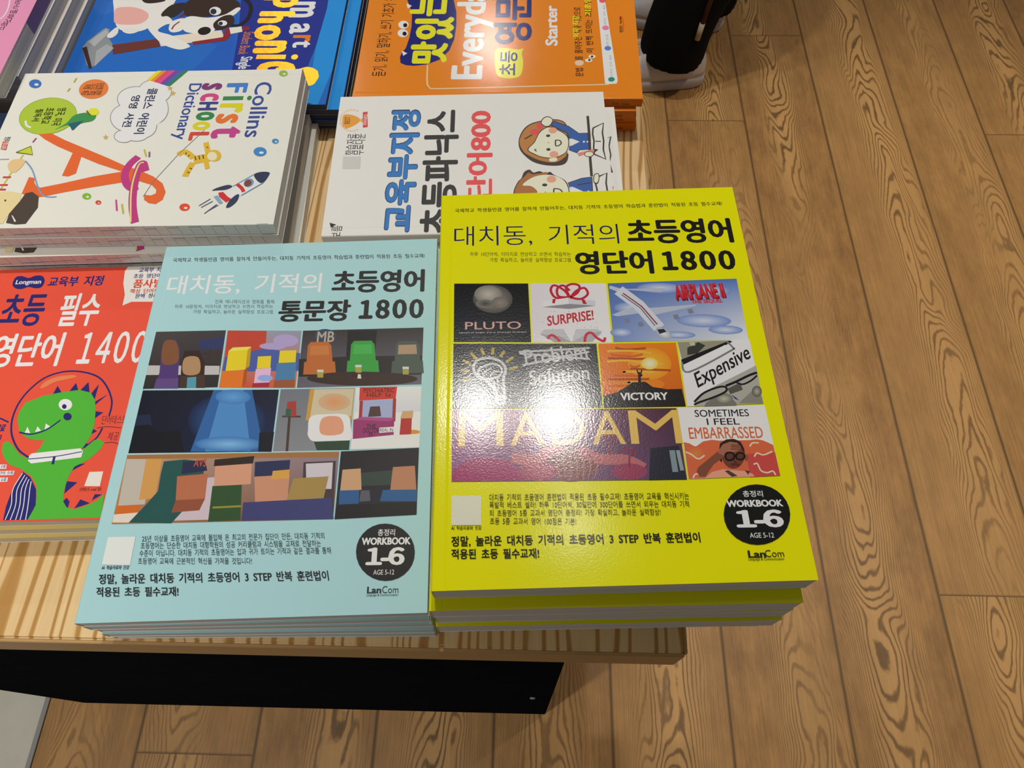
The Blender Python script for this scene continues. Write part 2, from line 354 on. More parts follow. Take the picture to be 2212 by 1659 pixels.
# ---------------------------------------------------------------- the book stacks
ORD = ('topmost', 'second', 'third', 'fourth', 'fifth', 'sixth', 'seventh', 'eighth', 'ninth')
EPS = 1e-4
def stack(name, cat, group, size, poses, ztop, colors, paper, finish, art, labels, keep_on=None):
    T = size[2]*.001; out = []
    for i, ps in enumerate(poses):
        z0 = ztop - (i+1)*T + EPS/2
        if i == 0: src = make_book(name, labels[0], cat, group, (size[0], size[1], size[2]-.1), ps, z0, colors, paper, finish, art); out.append(src)
        else: out.append(copy_book(src, labels[i], ps, z0))
    return out
A_YELLOW=[('tagline', None, [('T', '국제학교 학생들만큼 영어를 잘하게 만들어주는, 대치동 기적의 초등영어 학습법과 훈련법이 적용된 초등 필수교재!', (9.1, 236.5), (170.1, -0.5), (-0.1, 3.5), 1710616, 6, 0.02, 0)]), ('title', 'navy and black title lettering', [('T', '대치동, 기적의', (8.9, 209.4), (102.3, -1.8), (0, 16.1), 1842264, 6, -0.006, 0), ('T', '초등영어', (116.5, 207.5), (65.5, -1.2), (0, 19.5), 1710616, 6, 0.052, 0), ('T', '영단어', (82.9, 185.5), (47.3, -0.9), (0, 17.7), 1710616, 6, 0.052, 0), ('T', '1800', (135.3, 186.6), (44.7, -0.8), (0, 14.8), 1710616, 6, 0.075, 0)]), ('subtitle', None, [('T', '하루 10단어씩, 이미지로 연상하고 쓰면서 학습하는', (18.8, 201.6), (61.8, -2.3), (0.0, 3.4), 1710616, 6, 0, 0), ('T', '가장 확실하고, 놀라운 실력향상 프로그램', (30.9, 196.8), (49.4, -1.9), (0.0, 3.4), 1710616, 6, 0, 0)]), ('cover_picture', 'picture of a grey planet on black', [('R', [9.3, 181.6, 53.7, 180.1, 54.0, 138.9, 9.5, 140.6], (1315864, 1315860, 1053724, 1581100), 2), ('E', (32.3, 169.8), (11.8, -0.7), (-0.1, -10.1), 9078138, 3, 4868165), ('E', (29.7, 173.1), (8.3, -0.5), (-0.1, -6.5), 11841186, 4, 7828332), ('E', (27.9, 166.4), (5.4, -0.3), (0.0, -3.1), 3947326, 5, 7828332), ('E', (36.6, 166.9), (4.8, -0.3), (0.0, -4.1), 9075828, 5, 7038560), ('T', 'PLUTO', (16.0, 148.8), (32.5, -0.6), (0, 5.2), 13082520, 6, 0.01, 0), ('T', 'FROM PLANET TO A DWARF PLANET', (12.6, 146.3), (39.1, -0.7), (0, 0.7), 14208968, 6, 0.01, 0), ('T', 'Space Science Books Grade 4', (20.0, 143.0), (24.1, -0.4), (0, 0.7), 9209472, 6, 0, 0), ('T', "Children's Astronomy & Space Books", (17.2, 141.2), (30.0, -0.5), (0, 0.6), 9209472, 6, 0, 0)]), ('cover_picture', 'picture of a white gift box with red ribbon', [('R', [54.9, 180.2, 100.1, 178.5, 100.1, 137.1, 54.7, 138.8], (13946578, 14473434, 14999778, 14078164), 2), ('L', [77.1, 169.3, 69.7, 169.2, 67.0, 174.6, 69.3, 178.2, 75.2, 174.1, 77.6, 169.3], 1.5, 12066354, 4, 1, 0), ('L', [77.6, 169.3, 71.5, 170.1, 70.9, 175.5, 74.5, 177.9, 78.3, 174.0], 1.5, 12066354, 4, 1, 0), ('L', [78.0, 169.2, 76.2, 176.2, 79.8, 178.7, 84.1, 177.3, 83.0, 172.6, 78.4, 169.2], 1.5, 12066354, 4, 1, 0), ('L', [78.0, 169.2, 84.4, 167.8, 88.8, 171.2, 87.1, 175.6, 82.2, 173.7, 78.4, 169.2], 1.5, 12066354, 4, 1, 0), ('P', [61.8, 166.5, 77.1, 168.8, 92.9, 166.3, 92.6, 162.7, 77.1, 161.0, 61.7, 162.9], 13027020, 3, 0), ('P', [61.7, 162.9, 77.1, 161.0, 92.6, 162.7, 77.7, 164.5], 8816268, 4, 0), ('P', [61.8, 166.7, 77.1, 169.0, 77.1, 164.6, 61.7, 162.9], 14211292, 4, 0), ('P', [67.8, 168.3, 69.7, 168.4, 68.9, 165.1, 67.4, 165.4], 11542576, 5, 0), ('P', [84.8, 167.5, 86.5, 167.4, 87.8, 164.0, 85.5, 164.3], 11542576, 5, 0), ('T', 'SURPRISE!', (63.9, 149.5), (27.2, 3.5), (-0.1, 6.8), 11870252, 6, 0.03, 0), ('P', [61.9, 147.3, 72.9, 147.3, 77.1, 138.3, 70.0, 138.7, 59.3, 144.7], 12105916, 3, 0), ('P', [80.1, 146.9, 92.8, 146.6, 95.0, 143.3, 87.5, 137.8, 77.1, 138.3], 12369088, 3, 0), ('P', [59.3, 144.2, 70.2, 142.6, 77.1, 138.3, 67.5, 138.5], 10132128, 4, 0), ('P', [77.1, 138.3, 84.5, 142.4, 95.2, 145.3, 89.2, 138.2], 10921644, 4, 0), ('L', [63.4, 141.0, 66.0, 143.4, 69.2, 140.7, 70.4, 138.7], 1.6, 12591160, 5, 1, 0), ('L', [84.6, 138.1, 85.8, 142.8, 88.8, 144.1, 91.9, 140.5, 95.5, 138.3, 96.5, 140.7], 1.6, 12591160, 5, 1, 0), ('E', (68.4, 159.5), (0.2, -0.1), (-0.1, -0.3), 10518664, 3, None), ('E', (74.1, 158.4), (0.2, 0.0), (0.0, -0.2), 10518664, 3, None), ('E', (62.1, 155.5), (0.2, 0.0), (0.0, -0.2), 10518664, 3, None), ('E', (92.1, 148.2), (0.2, 0.0), (0.0, -0.2), 10518664, 3, None), ('E', (87.2, 156.7), (0.3, 0.0), (0.0, -0.2), 10518664, 3, None), ('E', (79.0, 156.4), (0.3, 0.0), (0.0, -0.3), 10518664, 3, None), ('E', (66.1, 159.5), (0.2, 0.0), (0.0, -0.2), 10518664, 3, None), ('E', (67.0, 147.8), (0.3, 0.0), (0.0, -0.2), 10518664, 3, None), ('E', (88.9, 148.3), (0.3, 0.0), (0.0, -0.2), 10518664, 3, None), ('E', (88.5, 157.0), (0.3, 0.0), (0.0, -0.2), 10518664, 3, None), ('E', (70.6, 151.9), (0.3, -0.1), (0.0, -0.3), 10518664, 3, None), ('E', (85.4, 147.8), (0.3, 0.0), (0.0, -0.2), 10518664, 3, None), ('E', (91.5, 158.4), (0.2, 0.0), (-0.1, -0.2), 10518664, 3, None), ('E', (81.1, 150.6), (0.3, 0.0), (0.0, -0.2), 10518664, 3, None), ('E', (78.0, 157.8), (0.2, 0.0), (0.0, -0.2), 10518664, 3, None), ('E', (76.9, 159.2), (0.3, 0.0), (0.0, -0.3), 10518664, 3, None), ('E', (92.6, 147.3), (0.2, 0.0), (0.0, -0.2), 10518664, 3, None), ('E', (79.4, 156.0), (0.2, 0.0), (0.0, -0.2), 10518664, 3, None), ('E', (92.0, 151.4), (0.2, 0.0), (0.0, -0.2), 10518664, 3, None), ('E', (90.8, 147.6), (0.2, 0.0), (0.0, -0.2), 10518664, 3, None), ('E', (77.9, 154.5), (0.2, 0.0), (0.0, -0.2), 10518664, 3, None), ('E', (81.1, 154.1), (0.3, -0.1), (0.0, -0.3), 10518664, 3, None), ('E', (65.5, 156.7), (0.3, 0.0), (0.0, -0.2), 10518664, 3, None), ('E', (89.1, 159.1), (0.2, 0.0), (0.0, -0.2), 10518664, 3, None), ('E', (61.2, 152.4), (0.3, 0.0), (0.0, -0.2), 10518664, 3, None), ('E', (69.7, 153.2), (0.2, 0.0), (-0.1, -0.2), 10518664, 3, None)]), ('cover_picture', 'picture of a white airliner in a blue sky', [('R', [101.3, 178.4, 178.5, 179.1, 178.1, 136.3, 101.1, 137.5], (4876456, 5009592, 14212330, 7308988), 2), ('E', (161.9, 170.6), (11.8, -0.7), (-0.6, -4.2), 12897504, 3, 7375038), ('E', (132.3, 173.9), (13.7, -0.8), (-0.4, -3.7), 12897504, 3, 7375038), ('E', (154.7, 150.0), (15.7, -0.9), (-0.6, -4.5), 12897504, 3, 7375038), ('E', (166.2, 143.4), (9.8, -0.6), (-0.4, -3.0), 12897504, 3, 7375038), ('E', (113.8, 160.4), (10.2, -0.6), (-0.4, -4.1), 12897504, 3, 7375038), ('E', (138.6, 140.9), (9.8, -0.5), (-0.3, -2.4), 12897504, 3, 7375038), ('E', (106.4, 143.7), (6.6, -0.4), (-0.3, -3.0), 12897504, 3, 7375038), ('L', [107.3, 173.3, 118.2, 162.2, 128.3, 145.9], 7.5, 13028566, 4, 0, 0), ('E', (130.4, 142.3), (4.0, -3.1), (-1.8, -2.9), 14672616, 4, 10134192), ('P', [127.0, 145.0, 130.8, 145.3, 132.2, 143.2, 127.9, 142.0], 2764346, 5, 0), ('L', [109.7, 171.0, 119.8, 161.1, 127.4, 148.5], 0.8, 9185846, 5, 0, 0), ('L', [108.7, 170.0, 118.9, 160.1, 126.0, 147.6], 0.5, 3817296, 5, 0, 0), ('P', [117.4, 162.3, 121.1, 156.9, 104.8, 154.8, 101.7, 156.0], 11450054, 3, 0), ('P', [122.3, 159.9, 125.1, 154.7, 151.1, 160.3, 152.1, 161.5], 11450054, 3, 0), ('P', [106.3, 172.3, 109.1, 174.2, 102.4, 176.8, 101.8, 174.7], 11975882, 3, 0), ('P', [109.0, 173.7, 112.5, 174.0, 135.7, 173.7, 132.0, 170.8], 11186884, 3, 0), ('L', [109.8, 153.4, 110.7, 150.3], 3, 7765648, 4, 0, 0), ('L', [117.5, 150.4, 118.4, 147.4], 3, 7765648, 4, 0, 0), ('L', [138.6, 154.8, 139.4, 151.7], 3, 7765648, 4, 0, 0), ('L', [147.5, 158.4, 148.2, 155.3], 3, 7765648, 4, 0, 0), ('T', 'AIRPLANE II', (141.1, 164.0), (29.4, 1.2), (-1.0, 10.5), 6033432, 5, 0.06, 0), ('T', 'AIRPLANE II', (140.7, 164.7), (29.4, 0.9), (-0.5, 10.6), 9050146, 5, 0.06, 0), ('T', 'AIRPLANE II', (140.3, 165.6), (29.4, 0.3), (-0.1, 10.5), 12986420, 6, 0.05, 0), ('T', 'THE SEQUEL', (149.4, 161.6), (18.4, 0.3), (-0.1, 3.1), 12986420, 6, 0.05, 0)]), ('cover_picture', 'picture of a chalk light bulb on a blackboard', [('R', [9.4, 139.5, 91.2, 136.6, 91.4, 96.0, 9.4, 97.9], (2500650, 2763822, 2632236, 2895408), 2), ('L', [32.2, 109.7, 28.1, 115.0, 22.3, 119.0, 20.9, 123.8, 23.2, 128.0, 29.9, 129.3, 36.1, 126.9, 39.0, 122.0, 37.6, 115.4, 37.9, 106.2], 1.6, 11842740, 4, 1, 0), ('L', [32.2, 109.7, 33.8, 106.4, 33.4, 102.3, 35.0, 100.1, 37.8, 101.2, 37.9, 106.2], 1.6, 11842740, 4, 1, 0), ('L', [33.0, 105.0, 37.9, 105.3], 1.2, 11842740, 4, 0, 0), ('L', [33.0, 103.7, 37.9, 104.0], 1.2, 11842740, 4, 0, 0), ('L', [33.0, 102.3, 37.8, 102.6], 1.2, 11842740, 4, 0, 0), ('L', [27.7, 115.9, 23.6, 118.5, 24.4, 122.7, 27.8, 124.4, 30.3, 125.3, 33.6, 125.1, 36.1, 123.1, 36.9, 120.6, 35.2, 117.4, 31.0, 116.2, 27.7, 115.9], 1.2, 11842740, 4, 1, 0), ('L', [26.1, 118.8, 28.6, 121.5, 31.1, 122.4], 1, 11842740, 4, 1, 0), ('L', [30.2, 117.2, 31.9, 119.9, 35.2, 120.3], 1, 11842740, 4, 1, 0), ('L', [30.2, 115.8, 32.2, 112.9, 32.6, 108.2], 1, 11842740, 4, 1, 0), ('L', [34.3, 116.1, 34.3, 112.8, 35.1, 109.1], 1, 11842740, 4, 1, 0), ('L', [19.4, 133.1, 22.6, 128.5], 1.7, 11047472, 4, 0, 0), ('L', [25.3, 135.7, 26.9, 131.2], 1.7, 11047472, 4, 0, 0), ('L', [32.2, 136.0, 31.6, 131.5], 1.7, 11047472, 4, 0, 0), ('L', [38.6, 133.5, 36.0, 129.8], 1.7, 11047472, 4, 0, 0), ('L', [43.5, 129.4, 39.3, 126.2], 1.7, 11047472, 4, 0, 0), ('L', [45.9, 122.8, 40.9, 121.7], 1.7, 11047472, 4, 0, 0), ('L', [14.8, 128.4, 19.4, 125.6], 1.7, 11047472, 4, 0, 0), ('L', [13.6, 121.8, 18.6, 121.3], 1.7, 11047472, 4, 0, 0), ('L', [15.1, 115.1, 19.4, 116.5], 1.7, 11047472, 4, 0, 0), ('T', 'Problem', (50.4, 123.8), (35.5, 2.9), (-1.2, 10.1), 11842740, 6, 0.012, 0), ('L', [46.7, 132.6, 87.2, 133.9], 1.3, 11842740, 6, 0, 0), ('L', [47.1, 131.6, 86.6, 126.7], 1.3, 11842740, 6, 0, 0), ('L', [48.6, 123.9, 86.7, 131.5], 1.3, 11842740, 6, 0, 0), ('T', 'Solution', (51.9, 111.0), (33.8, 2.5), (-0.1, 9.4), 11842740, 6, 0.022, 0)]), ('cover_picture', 'picture of a sunset with a small figure on a rock', [('R', [92.3, 136.5, 136.5, 135.8, 136.7, 95.2, 92.1, 95.9], (14710808, 15235608, 12605980, 13658140), 2), ('E', (109.1, 110.1), (17.6, -0.9), (-0.5, -5.0), 14255646, 3, 14710808), ('E', (120.0, 122.6), (12.2, -0.6), (-1.0, -10.2), 16166960, 3, 15239710), ('E', (120.0, 122.6), (4.7, -0.2), (-0.4, -3.9), 16774856, 4, 16171072), ('L', [101.7, 133.6, 107.4, 132.2, 119.0, 132.6], 1.4, 11029016, 3, 1, 0), ('L', [97.1, 131.5, 111.2, 131.2, 121.7, 129.4], 1.4, 16033848, 3, 1, 0), ('L', [98.8, 129.1, 109.8, 127.6, 116.9, 128.8], 1.4, 13131804, 3, 1, 0), ('L', [97.1, 126.9, 112.4, 125.8, 119.1, 125.8], 1.4, 11029016, 3, 1, 0), ('L', [96.1, 124.7, 108.3, 124.9, 127.3, 122.0], 1.4, 16033848, 3, 1, 0), ('L', [108.6, 121.8, 111.5, 120.6, 114.6, 121.6], 1.4, 13131804, 3, 1, 0), ('L', [108.6, 119.5, 111.9, 119.4, 131.4, 117.8], 1.4, 11029016, 3, 1, 0), ('L', [106.0, 117.4, 105.5, 117.9, 122.1, 117.0], 1.4, 16033848, 3, 1, 0), ('L', [98.7, 115.5, 113.9, 115.0, 113.8, 115.4], 1.4, 13131804, 3, 1, 0), ('L', [95.1, 113.4, 111.4, 112.8, 118.7, 112.8], 1.4, 11029016, 3, 1, 0), ('L', [108.0, 110.6, 106.6, 111.2, 114.3, 110.9], 1.4, 16033848, 3, 1, 0), ('L', [94.7, 109.0, 109.6, 108.9, 113.6, 107.9], 1.4, 13131804, 3, 1, 0), ('P', [92.2, 103.1, 99.8, 105.0, 105.7, 108.4, 109.1, 111.0, 116.4, 111.1, 120.1, 107.7, 127.9, 106.0, 135.9, 106.0, 136.7, 95.2, 92.1, 95.9], 2367774, 4, 0), ('L', [113.2, 110.8, 113.5, 115.4], 1.6, 2104344, 5, 0, 0), ('E', (113.7, 116.8), (0.5, 0.0), (-0.1, -0.7), 2104344, 5, None), ('L', [113.6, 115.0, 112.9, 116.8, 112.5, 118.7], 0.8, 2104344, 5, 0, 0), ('L', [113.6, 115.0, 114.6, 116.8, 115.2, 118.6], 0.8, 2104344, 5, 0, 0), ('T', 'VICTORY', (101.6, 100.0), (26.1, -0.5), (0, 4.7), 15263458, 6, 0.045, 0)]), ('cover_picture', 'picture of a white note reading Expensive over banknotes', [('R', [137.5, 136.1, 178.6, 136.4, 179.0, 95.5, 137.4, 95.1], (14473948, 14473948, 14473948, 14473948), 2), ('P', [137.5, 136.1, 167.3, 136.1, 165.3, 133.3, 138.4, 123.9], 9342072, 3, 0), ('P', [142.5, 132.1, 149.2, 135.7, 153.0, 133.3, 147.7, 128.2, 141.9, 127.3], 3815988, 4, 0), ('P', [144.0, 135.6, 147.1, 135.8, 147.4, 133.6, 144.7, 133.2], 12104860, 4, 0), ('P', [138.0, 124.5, 167.3, 136.1, 168.7, 135.2, 138.2, 120.6], 1842208, 4, 0), ('P', [138.3, 120.9, 164.3, 133.3, 166.8, 129.6, 142.1, 117.2], 15263464, 5, 0), ('L', [138.3, 122.7, 141.3, 116.4, 166.7, 129.3, 168.3, 131.3, 165.4, 135.7], 1.1, 7828858, 6, 1, 0), ('T', 'Expensive', (145.3, 103.2), (32.6, 18.2), (-1.6, 12.2), 2104864, 6, 0.02, 0), ('P', [142.2, 98.8, 151.6, 105.7, 179.3, 119.4, 179.3, 113.6, 179.0, 95.5, 141.7, 95.0], 10921114, 3, 0), ('P', [147.9, 97.0, 152.3, 100.0, 160.1, 102.5, 164.5, 96.2, 164.3, 94.9, 146.6, 94.8], 7631468, 4, 0), ('E', (158.1, 99.2), (4.9, -0.2), (-0.5, -3.2), 11842204, 5, 7105120), ('P', [161.0, 105.3, 168.6, 108.9, 169.3, 104.3, 162.0, 101.8], 5592140, 5, 0), ('P', [165.5, 96.1, 177.5, 106.2, 178.8, 99.3, 179.0, 95.5], 8684154, 4, 0), ('E', (176.8, 103.1), (2.7, -0.1), (-0.6, -3.4), 11052692, 5, 5591884), ('P', [162.5, 101.8, 165.0, 99.4, 166.2, 97.7, 164.0, 98.9], 2898552, 5, 0), ('L', [141.6, 97.7, 147.7, 103.1, 156.2, 106.4, 160.1, 106.2, 159.8, 103.6, 153.3, 100.5, 144.0, 97.3, 141.3, 96.0], 1.2, 1973284, 6, 1, 0), ('L', [160.3, 107.0, 166.7, 109.6, 174.3, 113.2, 179.0, 114.8], 1.4, 1973284, 6, 1, 0), ('L', [166.6, 109.0, 169.8, 107.7, 174.7, 109.8, 178.7, 113.0], 1, 1973284, 6, 1, 0)]), ('cover_picture', 'picture with a cast gold title over pink drapery', [('R', [9.3, 97.1, 131.3, 94.3, 131.6, 53.1, 9.4, 55.7], (9192552, 4860988, 5521500, 9067652), 2), ('P', [9.7, 62.1, 16.8, 67.0, 23.1, 69.0, 32.0, 68.2, 39.1, 66.6, 44.4, 61.7, 49.5, 55.4, 9.6, 55.9], 10239078, 3, 0), ('E', (71.8, 64.3), (15.8, -0.6), (-0.5, -10.3), 9198672, 3, 8143952), ('E', (54.9, 60.3), (10.5, -0.4), (-0.2, -5.6), 11559024, 3, 10243170), ('L', [40.9, 68.0, 53.4, 66.5, 60.7, 71.5, 67.9, 73.1], 6, 11560042, 4, 1, 0), ('L', [76.7, 71.8, 86.9, 66.1, 100.9, 65.0, 110.0, 60.0], 6, 11560042, 4, 1, 0), ('E', (102.0, 58.4), (9.5, -0.4), (-0.4, -4.6), 9976912, 4, 9191520), ('L', [64.2, 71.3, 63.0, 63.7, 64.4, 56.2], 0.5, 7095356, 5, 1, 0), ('L', [65.6, 70.5, 64.7, 63.7, 65.9, 56.1], 0.5, 11039850, 5, 1, 0), ('L', [67.0, 69.7, 66.5, 63.6, 67.4, 56.1], 0.5, 7095356, 5, 1, 0), ('L', [68.5, 71.2, 68.3, 63.5, 68.8, 56.0], 0.5, 11039850, 5, 1, 0), ('L', [69.9, 70.3, 70.0, 63.5, 70.3, 55.9], 0.5, 7095356, 5, 1, 0), ('L', [71.2, 69.5, 71.8, 63.4, 71.8, 55.9], 0.5, 11039850, 5, 1, 0), ('L', [72.7, 71.0, 73.5, 63.3, 73.3, 55.8], 0.5, 7095356, 5, 1, 0), ('L', [74.1, 70.2, 75.3, 63.2, 74.8, 55.8], 0.5, 11039850, 5, 1, 0), ('L', [75.5, 69.3, 77.0, 63.2, 76.2, 55.7], 0.5, 7095356, 5, 1, 0), ('L', [77.0, 70.8, 78.8, 63.1, 77.7, 55.7], 0.5, 11039850, 5, 1, 0), ('L', [78.3, 70.0, 80.5, 63.0, 79.2, 55.6], 0.5, 7095356, 5, 1, 0), ('L', [79.7, 69.2, 82.3, 63.0, 80.7, 55.5], 0.5, 11039850, 5, 1, 0), ('L', [81.2, 70.6, 84.0, 62.9, 82.1, 55.5], 0.5, 7095356, 5, 1, 0), ('L', [82.6, 69.8, 85.8, 62.8, 83.6, 55.4], 0.5, 11039850, 5, 1, 0), ('P', [114.6, 71.2, 129.7, 72.4, 131.4, 53.2, 111.9, 53.4], 2894904, 3, 0), ('L', [125.9, 69.7, 126.1, 57.5], 3, 8162448, 4, 0, 0), ('L', [128.9, 69.6, 129.7, 58.2], 2, 9214108, 4, 0, 0), ('L', [45.6, 77.0, 49.3, 79.8, 52.8, 76.7, 49.6, 74.9, 49.4, 68.1], 1, 9055296, 5, 1, 0), ('L', [89.5, 77.1, 93.3, 79.8, 96.6, 76.8, 93.3, 75.0, 92.8, 68.2], 1, 9055296, 5, 1, 0), ('L', [99.5, 68.9, 103.2, 71.6, 106.5, 68.6, 103.2, 66.8, 102.6, 60.3], 1, 9055296, 5, 1, 0), ('T', 'M', (12.7, 75.4), (24.2, -0.4), (0, 20.2), 14201948, 6, 0.0, 0), ('T', 'A', (40.6, 75.0), (18.3, -0.3), (0, 19.7), 14201948, 6, 0.0, 0), ('T', 'D', (62.6, 74.6), (18.2, -0.3), (0, 19.7), 14201948, 6, 0.0, 0), ('T', 'A', (84.4, 74.3), (17.7, -0.3), (0, 19.6), 14201948, 6, 0.0, 0), ('T', 'M', (104.8, 74.0), (27.9, -0.5), (0, 19.7), 14201948, 6, 0.0, 0)]), ('cover_picture', 'picture of a boy in glasses with a hand on his forehead', [('R', [132.0, 94.5, 179.5, 94.6, 180.0, 53.8, 132.4, 53.4], (14605530, 14605530, 14605530, 14605530), 2), ('P', [132.6, 74.1, 135.4, 73.4, 138.5, 71.2, 142.8, 74.2, 147.7, 75.0, 151.5, 74.4, 166.8, 74.2, 171.6, 74.5, 174.4, 73.9, 176.6, 72.8, 179.6, 71.0, 180.0, 53.8, 132.5, 53.5], 13395008, 3, 0), ('P', [164.5, 66.4, 179.8, 66.8, 180.0, 53.8, 164.3, 53.5], 12601924, 4, 0), ('E', (138.0, 67.5), (5.3, -0.2), (-0.5, -4.1), 13664320, 4, 13395008), ('L', [132.9, 68.5, 135.6, 67.1, 139.0, 64.4, 142.6, 66.3], 0.8, 15517872, 5, 1, 0), ('L', [167.1, 70.5, 168.9, 72.5, 172.2, 72.4], 0.8, 15517872, 5, 1, 0), ('L', [168.5, 64.7, 170.3, 66.7, 173.4, 65.6, 178.5, 67.4], 0.8, 15517872, 5, 1, 0), ('L', [167.3, 60.4, 169.3, 60.8, 170.5, 56.9, 173.5, 55.6, 176.5, 56.4, 177.7, 54.1], 0.8, 15517872, 5, 1, 0), ('L', [134.8, 53.8, 136.0, 55.8, 137.9, 56.0], 0.8, 15517872, 5, 1, 0), ('P', [140.9, 53.7, 145.1, 56.9, 151.0, 58.2, 162.5, 56.8, 166.0, 55.1, 166.6, 53.7], 14194816, 4, 0), ('P', [151.7, 57.2, 153.7, 57.6, 157.9, 54.4, 155.0, 53.8], 4996152, 5, 0), ('P', [162.1, 57.3, 164.8, 56.7, 163.5, 54.7], 4996152, 5, 0), ('E', (157.7, 66.7), (6.1, -0.2), (-1.3, -8.4), 8014392, 5, 6962222), ('P', [150.7, 69.1, 151.7, 72.8, 155.4, 75.0, 159.3, 75.2, 162.8, 73.3, 164.0, 69.1, 163.6, 66.5, 162.3, 70.2, 157.8, 72.0, 152.8, 70.6, 151.0, 61.8, 149.8, 63.4], 3351070, 6, 0), ('E', (164.2, 64.1), (1.0, 0.0), (-0.4, -1.9), 8802876, 5, None), ('P', [138.4, 54.4, 137.0, 57.3, 138.4, 59.8, 143.7, 63.7, 150.7, 69.0, 153.0, 65.4, 146.6, 61.0, 143.2, 57.0, 141.5, 54.4], 8145464, 6, 0), ('P', [149.5, 67.6, 153.1, 72.2, 157.1, 73.6, 160.8, 72.9, 162.4, 70.7, 161.6, 68.7, 157.1, 67.3, 153.0, 65.4], 10249808, 7, 0), ('L', [157.3, 71.7, 162.2, 71.3], 0.5, 6173734, 8, 1, 0), ('L', [157.1, 70.7, 162.1, 70.3], 0.5, 6173734, 8, 1, 0), ('L', [156.9, 69.5, 161.9, 69.1], 0.5, 6173734, 8, 1, 0), ('E', (155.6, 65.3), (2.3, -0.1), (-0.4, -2.4), 6043692, 7, None), ('E', (161.0, 65.3), (2.3, -0.1), (-0.3, -2.3), 6043692, 7, None), ('L', [153.2, 65.4, 154.2, 67.1, 156.1, 67.4, 157.9, 66.7, 157.7, 64.4, 155.9, 63.1, 153.9, 63.4, 153.2, 65.4], 1, 1971732, 8, 1, 0), ('L', [159.0, 65.6, 160.1, 66.9, 162.0, 67.0, 163.4, 66.0, 163.0, 64.2, 161.2, 63.2, 159.1, 63.8, 159.0, 65.6], 1, 1971732, 8, 1, 0), ('L', [157.8, 65.9, 159.0, 65.9], 1, 1971732, 8, 0, 0), ('L', [155.5, 60.4, 158.0, 60.8, 160.0, 60.0], 1.6, 5909544, 7, 1, 0), ('L', [158.0, 64.6, 157.5, 62.3, 158.9, 62.1], 0.7, 5123106, 7, 1, 0), ('T', 'SOMETIMES', (140.8, 88.6), (29.2, -0.5), (0, 4.3), 2433326, 6, 0.012, 0), ('T', 'I FEEL', (146.6, 83.7), (17.5, -0.3), (0, 3.8), 2433326, 6, 0.012, 0), ('T', 'EMBARRASSED', (136.1, 75.8), (39.3, -0.7), (0, 6.8), 13394488, 6, 0.012, 0)]), ('blurb', None, [('T', '대치동 기적의 초등영어 훈련법이 적용된 초등 필수교재! 초등영어 교육을 혁신시키는', (29.0, 44.7), (102.2, -2.3), (0.1, 3.8), 2763280, 6, 0.004, 0), ('T', '폭발적 베스트 셀러! 하루 10단어씩, 30일만에 300단어를 쓰면서 외우는 대치동 기적', (29.0, 40.6), (101.7, -2.5), (0.0, 3.7), 2763280, 6, 0.004, 0), ('T', '의 초등영어 5종 교과서 영단어 총정리! 가장 확실하고, 놀라운 실력향상!', (29.0, 36.3), (86.8, -2.0), (0.0, 3.7), 2763280, 6, 0.004, 0), ('T', '초등 5종 교과서 영어 100점은 기본!', (29.1, 32.3), (43.6, -1.5), (0.1, 3.6), 2763280, 6, 0.004, 0), ('R', [9.7, 47.9, 24.9, 47.7, 24.7, 32.1, 9.6, 32.4], (14276800, 14276800, 14276800, 14276800), 2), ('T', 'AI 학습자료와 인강', (9.6, 30.0), (15.3, -0.3), (0, 2.0), 1710616, 6, 0.02, 0)]), ('slogan', None, [('T', '정말, 놀라운 대치동 기적의 초등영어 3 STEP 반복 훈련법이', (9.8, 21.3), (124.1, -1.5), (-0.1, 5.5), 1710616, 6, 0.03, 0), ('T', '적용된 초등 필수교재!', (9.9, 15.2), (43.5, -0.8), (-0.1, 5.1), 1710616, 6, 0.03, 0)]), ('badge', 'round black workbook badge', [('E', (164.2, 33.7), (16.7, -0.6), (-2.6, -15.7), 1645080, 3, None), ('T', '총정리', (158.9, 42.8), (10.2, -0.2), (0, 3.4), 15921902, 7, 0.015, 0), ('T', 'WORKBOOK', (149.7, 37.7), (28.6, -0.5), (0, 3.7), 15921902, 7, 0.06, 0), ('T', '1-6', (153.0, 26.8), (23.9, -0.4), (0, 9.3), 15921902, 7, 0.065, 0), ('T', 'AGE 5-12', (158.6, 21.5), (12.0, -0.2), (0, 2.6), 14211284, 7, 0.01, 0)]), ('publisher_mark', None, [('T', 'Lan', (156.1, 11.7), (8.7, -0.2), (0, 3.6), 2894880, 6, 0.04, 0), ('T', 'Com', (164.5, 11.8), (9.2, -0.2), (0, 3.5), 2894880, 6, -0.005, 0), ('T', 'Language & Communication', (156.0, 10.0), (17.3, -0.3), (0, 1.7), 2894880, 6, 0.0, 0)])]
stack('workbook','book','yellow-green workbooks in the front right stack',(188,251.2,17.5),[(-0.1713, 0.0158, 0.0489), (-0.1738, 0.0097, 0.0424), (-0.1732, 0.0099, 0.04), (-0.1739, 0.008, 0.04), (-0.1773, 0.0129, 0.0268)],.0875,(0xe0da00,0xd0cc0a,0xd0cc0a),'white','gloss',A_YELLOW,
 ['bright yellow-green glossy workbook on top of the front right stack']+['yellow-green workbook, '+ORD[i]+' from the top of the front right stack' for i in range(1,5)])
